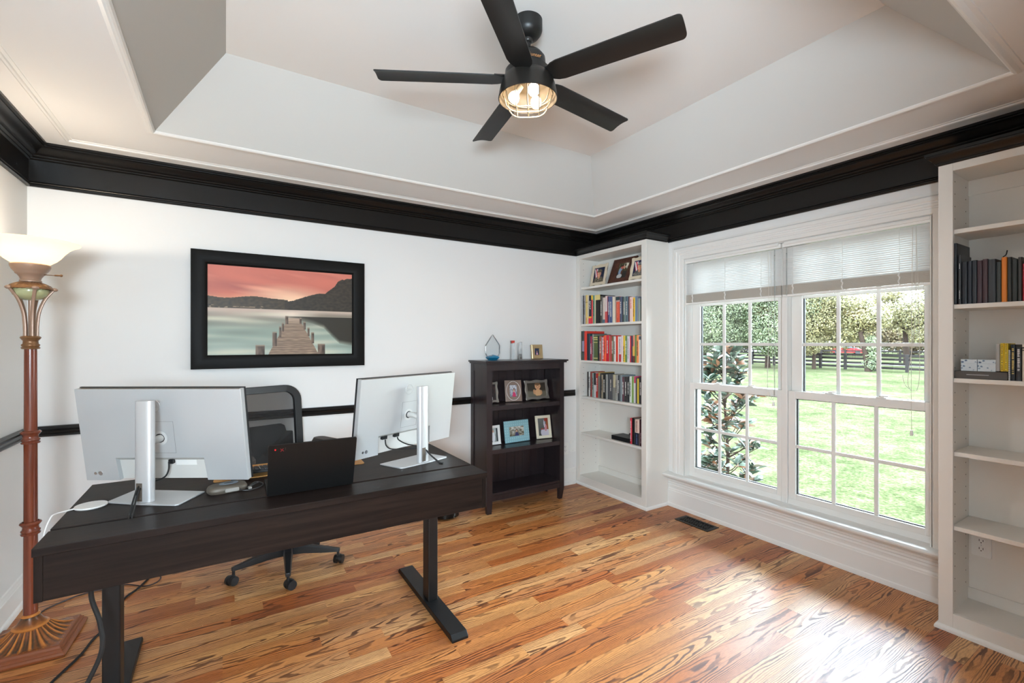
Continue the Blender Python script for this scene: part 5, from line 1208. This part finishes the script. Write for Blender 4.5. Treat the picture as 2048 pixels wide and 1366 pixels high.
def tree(name, label, x, y, trunk_h, tr_, blobs, n, size, mtl, seed, lean=(0, 0), ivy=False):
    t = thing(name, label, 'tree', (x, y, GZ), group=None); rng = random.Random(seed)
    b = B(); pts = smooth_path([(0, 0, -.05), (lean[0] * .3, lean[1] * .3, trunk_h * .4), (lean[0], lean[1], trunk_h)], 5); b.tube(pts, [tr_ * (1.25 - .5 * i / (len(pts) - 1)) for i in range(len(pts))], 10); b.build('trunk', bark, t, smooth=60)
    b = B()
    for (cx, cy, cz, r, sq) in blobs: b.tube(smooth_path([(lean[0], lean[1], trunk_h * .92), ((cx + lean[0]) * .5, (cy + lean[1]) * .5, (trunk_h + cz) * .5 + .2), (cx, cy, cz)], 4), [tr_ * .5 * (1 - .085 * i) for i in range(9)], 6)
    b.build('branches', bark, t, smooth=60)
    crown('foliage', blobs, n, size, mtl, t, seed)
    if ivy: crown('ivy', [(.1, -.1, .5 + .5 * i, .45 - .03 * i, 1) for i in range(4)], 2200, .11, lg, t, seed + 1)
    return t
tree('bushy_tree', 'dense green tree by the fence at the magnolia side of the view', 32.4, 23.0, 2.0, .15, [(0, 0, 3.6, 3.0, .9), (-.8, 2.4, 4.6, 2.8, .9), (.8, -1.4, 2.6, 2.0, .8), (-.5, 1.8, 2.2, 1.9, .8), (-.2, .4, 6.4, 2.8, .8)], 66000, .115, lg, 11)
tree('leafy_tree', 'green tree with low boughs reaching over the fence rails', 34.0, 18.9, 2.6, .16, [(-.2, -.5, 3.2, 2.2, 1.0), (-.5, 1.3, 4.8, 2.3, .8), (.6, -1.6, 4.8, 2.3, .9), (0, 0, 6.6, 2.8, .7), (-.9, -.7, 1.9, 1.3, .8)], 62000, .11, lg, 12)
tree('bare_trunk_tree', 'brown-leaved tree with a dark trunk seen beside the sash bar', 39.5, 26.4, 2.4, .2, [(0, 0, 5.0, 3.0, .8), (.8, -2.0, 6.2, 2.6, .8), (.4, 2.2, 5.4, 2.6, .8)], 22000, .15, lo, 13, (.4, .2))
tree('yellowing_tree', 'pale yellow-green tree in front of the fence, crown hanging low', 35.2, 16.3, 2.2, .11, [(-.3, .6, 3.2, 1.9, 1.0), (.2, -.6, 3.8, 1.7, .9), (-.2, .3, 5.2, 2.3, .8), (-.5, .5, 1.9, 1.25, .8), (.3, 1.8, 6.4, 2.0, .8)], 60000, .105, ly, 14)
tree('ivy_tree', 'tree with an ivy-covered trunk standing on the lawn', 34.9, 12.95, 2.5, .16, [(.2, .4, 3.4, 1.2, .8), (.4, 1.1, 4.4, 1.3, .7), (0, -.4, 3.4, .9, .8), (.3, .9, 2.6, .8, .8)], 11000, .12, ly, 15, (-.25, .35), True)
tree('spreading_tree', 'wide olive-yellow tree with arching branches past the ivy trunk', 47, 14.8, 3.0, .2, [(-.4, 1.6, 4.2, 2.0, .7), (.0, -1.2, 4.4, 2.6, .8), (.4, -4.0, 4.4, 3.0, .9), (-.2, 1.2, 5.8, 1.4, .5), (0, -4.0, 7.0, 3.4, .8)], 46000, .125, ly, 16, (.2, .2))
for i, (x, y, m_, r) in enumerate(((62, 45, lg, 6.5), (71, 44.5, lo, 6), (71.6, 38.5, lg, 6.5), (71, 32.5, ly, 6), (98, 44, lo, 7), (92, 33, lg, 7), (76, 23.5, lo, 6), (72, 17, ly, 6), (60, 52, lg, 6))):
    tree('distant_tree', ['far green tree behind the bushy tree', 'far brown tree behind the low-boughed tree', 'far green tree behind the mullion post', 'far yellow tree behind the yellowing tree', 'far brown tree beyond the red car', 'far green tree behind the ivy trunk', 'far brown tree behind the spreading tree', 'far yellow tree at the doorway side of the second window', 'farthest green tree at the magnolia side'][i], x, y, 2.2, .3, [(0, 0, 4.2, r * .62, .8), (1, -r * .55, 3.4, r * .5, .8), (-1, r * .55, 3.6, r * .5, .8), (0, 0, 1.8, r * .5, .5)], 11000, .30, m_, 30 + i)
# red car and white house far beyond the road
t = thing('car', 'small red car far beyond the road, seen between two fence rails', 'car', (85.9, 34.9, GZ), math.radians(-60))
body = [(-2.1, .25), (2.1, .25), (2.15, .75), (1.3, .95), (.65, 1.5), (-.9, 1.55), (-1.7, 1.05), (-2.15, .95)]
B().prism(body, lambda x, z: (x, -.85, z), lambda x, z: (x, .85, z)).build('car_body', mat('car_red', (150, 28, 32), .3), t, bevel=.05)
b = B(); b.prism([(1.15, .98), (.6, 1.44), (-.85, 1.48), (-1.5, 1.05)], lambda x, z: (x, -.87, z), lambda x, z: (x, .87, z)); b.build('car_window', mat('car_glass', (60, 70, 78), .1), t)
for x in (-1.35, 1.35):
    for y in (-.8, .8): B().cyl((x, y - .1, .33), (x, y + .1, .33), .33, n=20).build('wheel', rubber, t)
def house(label, x, y, rz, w, d):
    t = thing('house', label, 'house', (x, y, GZ), rz)
    box(-w / 2, w / 2, -d / 2, d / 2, 0, 3.2).build('house_wall', mat('white_siding', (190, 190, 188), .7), t)
    B().prism([(-d / 2 - .4, 3.2), (d / 2 + .4, 3.2), (0, 5.6)], lambda y_, z: (-w / 2 - .3, y_, z), lambda y_, z: (w / 2 + .3, y_, z)).build('house_roof', mat('grey_roof', (110, 106, 104), .8), t)
    for k in range(4): box(-w / 2 + w * (k + .3) / 4, -w / 2 + w * (k + .3) / 4 + 1.1, -d / 2 - .04, -d / 2 + .02, 1.0, 2.3).build('house_window', mat('far_window', (70, 76, 84), .3), t)
    box(w * .1, w * .1 + .8, -.4, .4, 4.6, 6.2).build('chimney', mat('far_brick', (130, 90, 76), .8), t)
house('white house far behind the bare-trunked tree', 92, 57, math.radians(-58), 14, 9)
house('white house far behind the spreading tree', 118, 38, math.radians(-70), 22, 9)
# magnolia by the window
t = thing('magnolia_shrub', 'young magnolia with bronze-backed leaves standing right outside the window', 'shrub', (4.62, 3.02, GZ)); rng = random.Random(5)
mg = leaf_mat('magnolia_leaves', [(0, (30, 38, 30)), (.4, (48, 60, 48)), (.7, (80, 90, 80)), (.76, (86, 58, 41)), (.9, (102, 72, 53)), (1, (114, 100, 92))], .12, .22)  # lighter grey-green puts the glare of the glossy leaves into the colour
b = B(); vals = []; w = B()
def magleaf(c, d, L):
    d = d.normalized(); s_ = d.cross(Vector((0, 0, 1)));
    if s_.length < .1: s_ = Vector((1, 0, 0))
    s_.normalize(); s_.rotate(Matrix.Rotation(rng.uniform(-.9, .9), 3, d)); n_ = s_.cross(d); k = rng.random()
    prof = [(0, .0), (.2, .16), (.45, .22), (.7, .18), (.9, .08), (1, 0)]
    Lf = [b.v(c + d * (L * t_) + s_ * (L * w_) + n_ * (.12 * L * (w_ / .22) ** 2 - .1 * L * t_ * t_)) for t_, w_ in prof]; Md = [b.v(c + d * (L * t_) - n_ * (.1 * L * t_ * t_)) for t_, w_ in prof]; Rf = [b.v(c + d * (L * t_) - s_ * (L * w_) + n_ * (.12 * L * (w_ / .22) ** 2 - .1 * L * t_ * t_)) for t_, w_ in prof]
    for q in range(5): b.f([Lf[q], Lf[q + 1], Md[q + 1], Md[q]]); b.f([Md[q], Md[q + 1], Rf[q + 1], Rf[q]])
    vals.extend([k] * 18)
stems = [(0, 0, 1.74, .0, .02)]
w.tube([(0, 0, 0), (.02, -.01, .6), (0, .02, 1.2), (.01, .0, 1.66)], [.022, .018, .012, .006], 8)
for i in range(78):
    z = .22 + 1.42 * (i + rng.random()) / 78; a = rng.random() * 6.28; rad = (.36 if z < 1.12 else .36 - .5 * (z - 1.12)) * (.55 + .45 * rng.random())
    e = Vector((rad * math.cos(a), rad * math.sin(a), z + .10 + .1 * rng.random())); s0 = Vector((0, 0, z - .05)); w.tube([s0, s0.lerp(e, .5) - Vector((0, 0, .02)), e], [.006, .005, .003], 5)
    for q in range(12):
        ang = rng.random() * 6.28; up = rng.uniform(-.25, .9); d = Vector((math.cos(ang), math.sin(ang), up)) + (e - s0).normalized() * .5
        magleaf(e - (e - s0) * .35 * rng.random(), d, rng.uniform(.09, .155))
w.build('stem', bark, t, smooth=60)
o = b.build('foliage', mg, t, fix=False, smooth=70); at = o.data.color_attributes.new('Col', 'FLOAT_COLOR', 'POINT'); dd = []
for k in vals: dd += [k, k, k, 1]
at.data.foreach_set('color', dd)
# weeds under the window
for i, (x, y) in enumerate(((5.0, 1.62), (5.2, 1.22))):
    t = thing('weed', ['leafy green weed on the lawn below the second window', 'leafy weed on the lawn, on the bookcase-free side of its twin'][i], 'plant', (x, y, GZ)); b = B(); vals = []; rng = random.Random(70 + i)
    for q in range(46):
        ang = rng.random() * 6.28; r = .2 * rng.random() ** .6
        magleaf(Vector((r * math.cos(ang), r * math.sin(ang), .03 + .1 * rng.random())), Vector((math.cos(ang), math.sin(ang), .7)), .07)
    o = b.build('foliage', lg, t, fix=False); at = o.data.color_attributes.new('Col', 'FLOAT_COLOR', 'POINT'); dd = []
    for k in vals: dd += [k, k, k, 1]
    at.data.foreach_set('color', dd); B().cyl((0, 0, -.02), (0, 0, .1), .006, n=6).build('stem', bark, t)
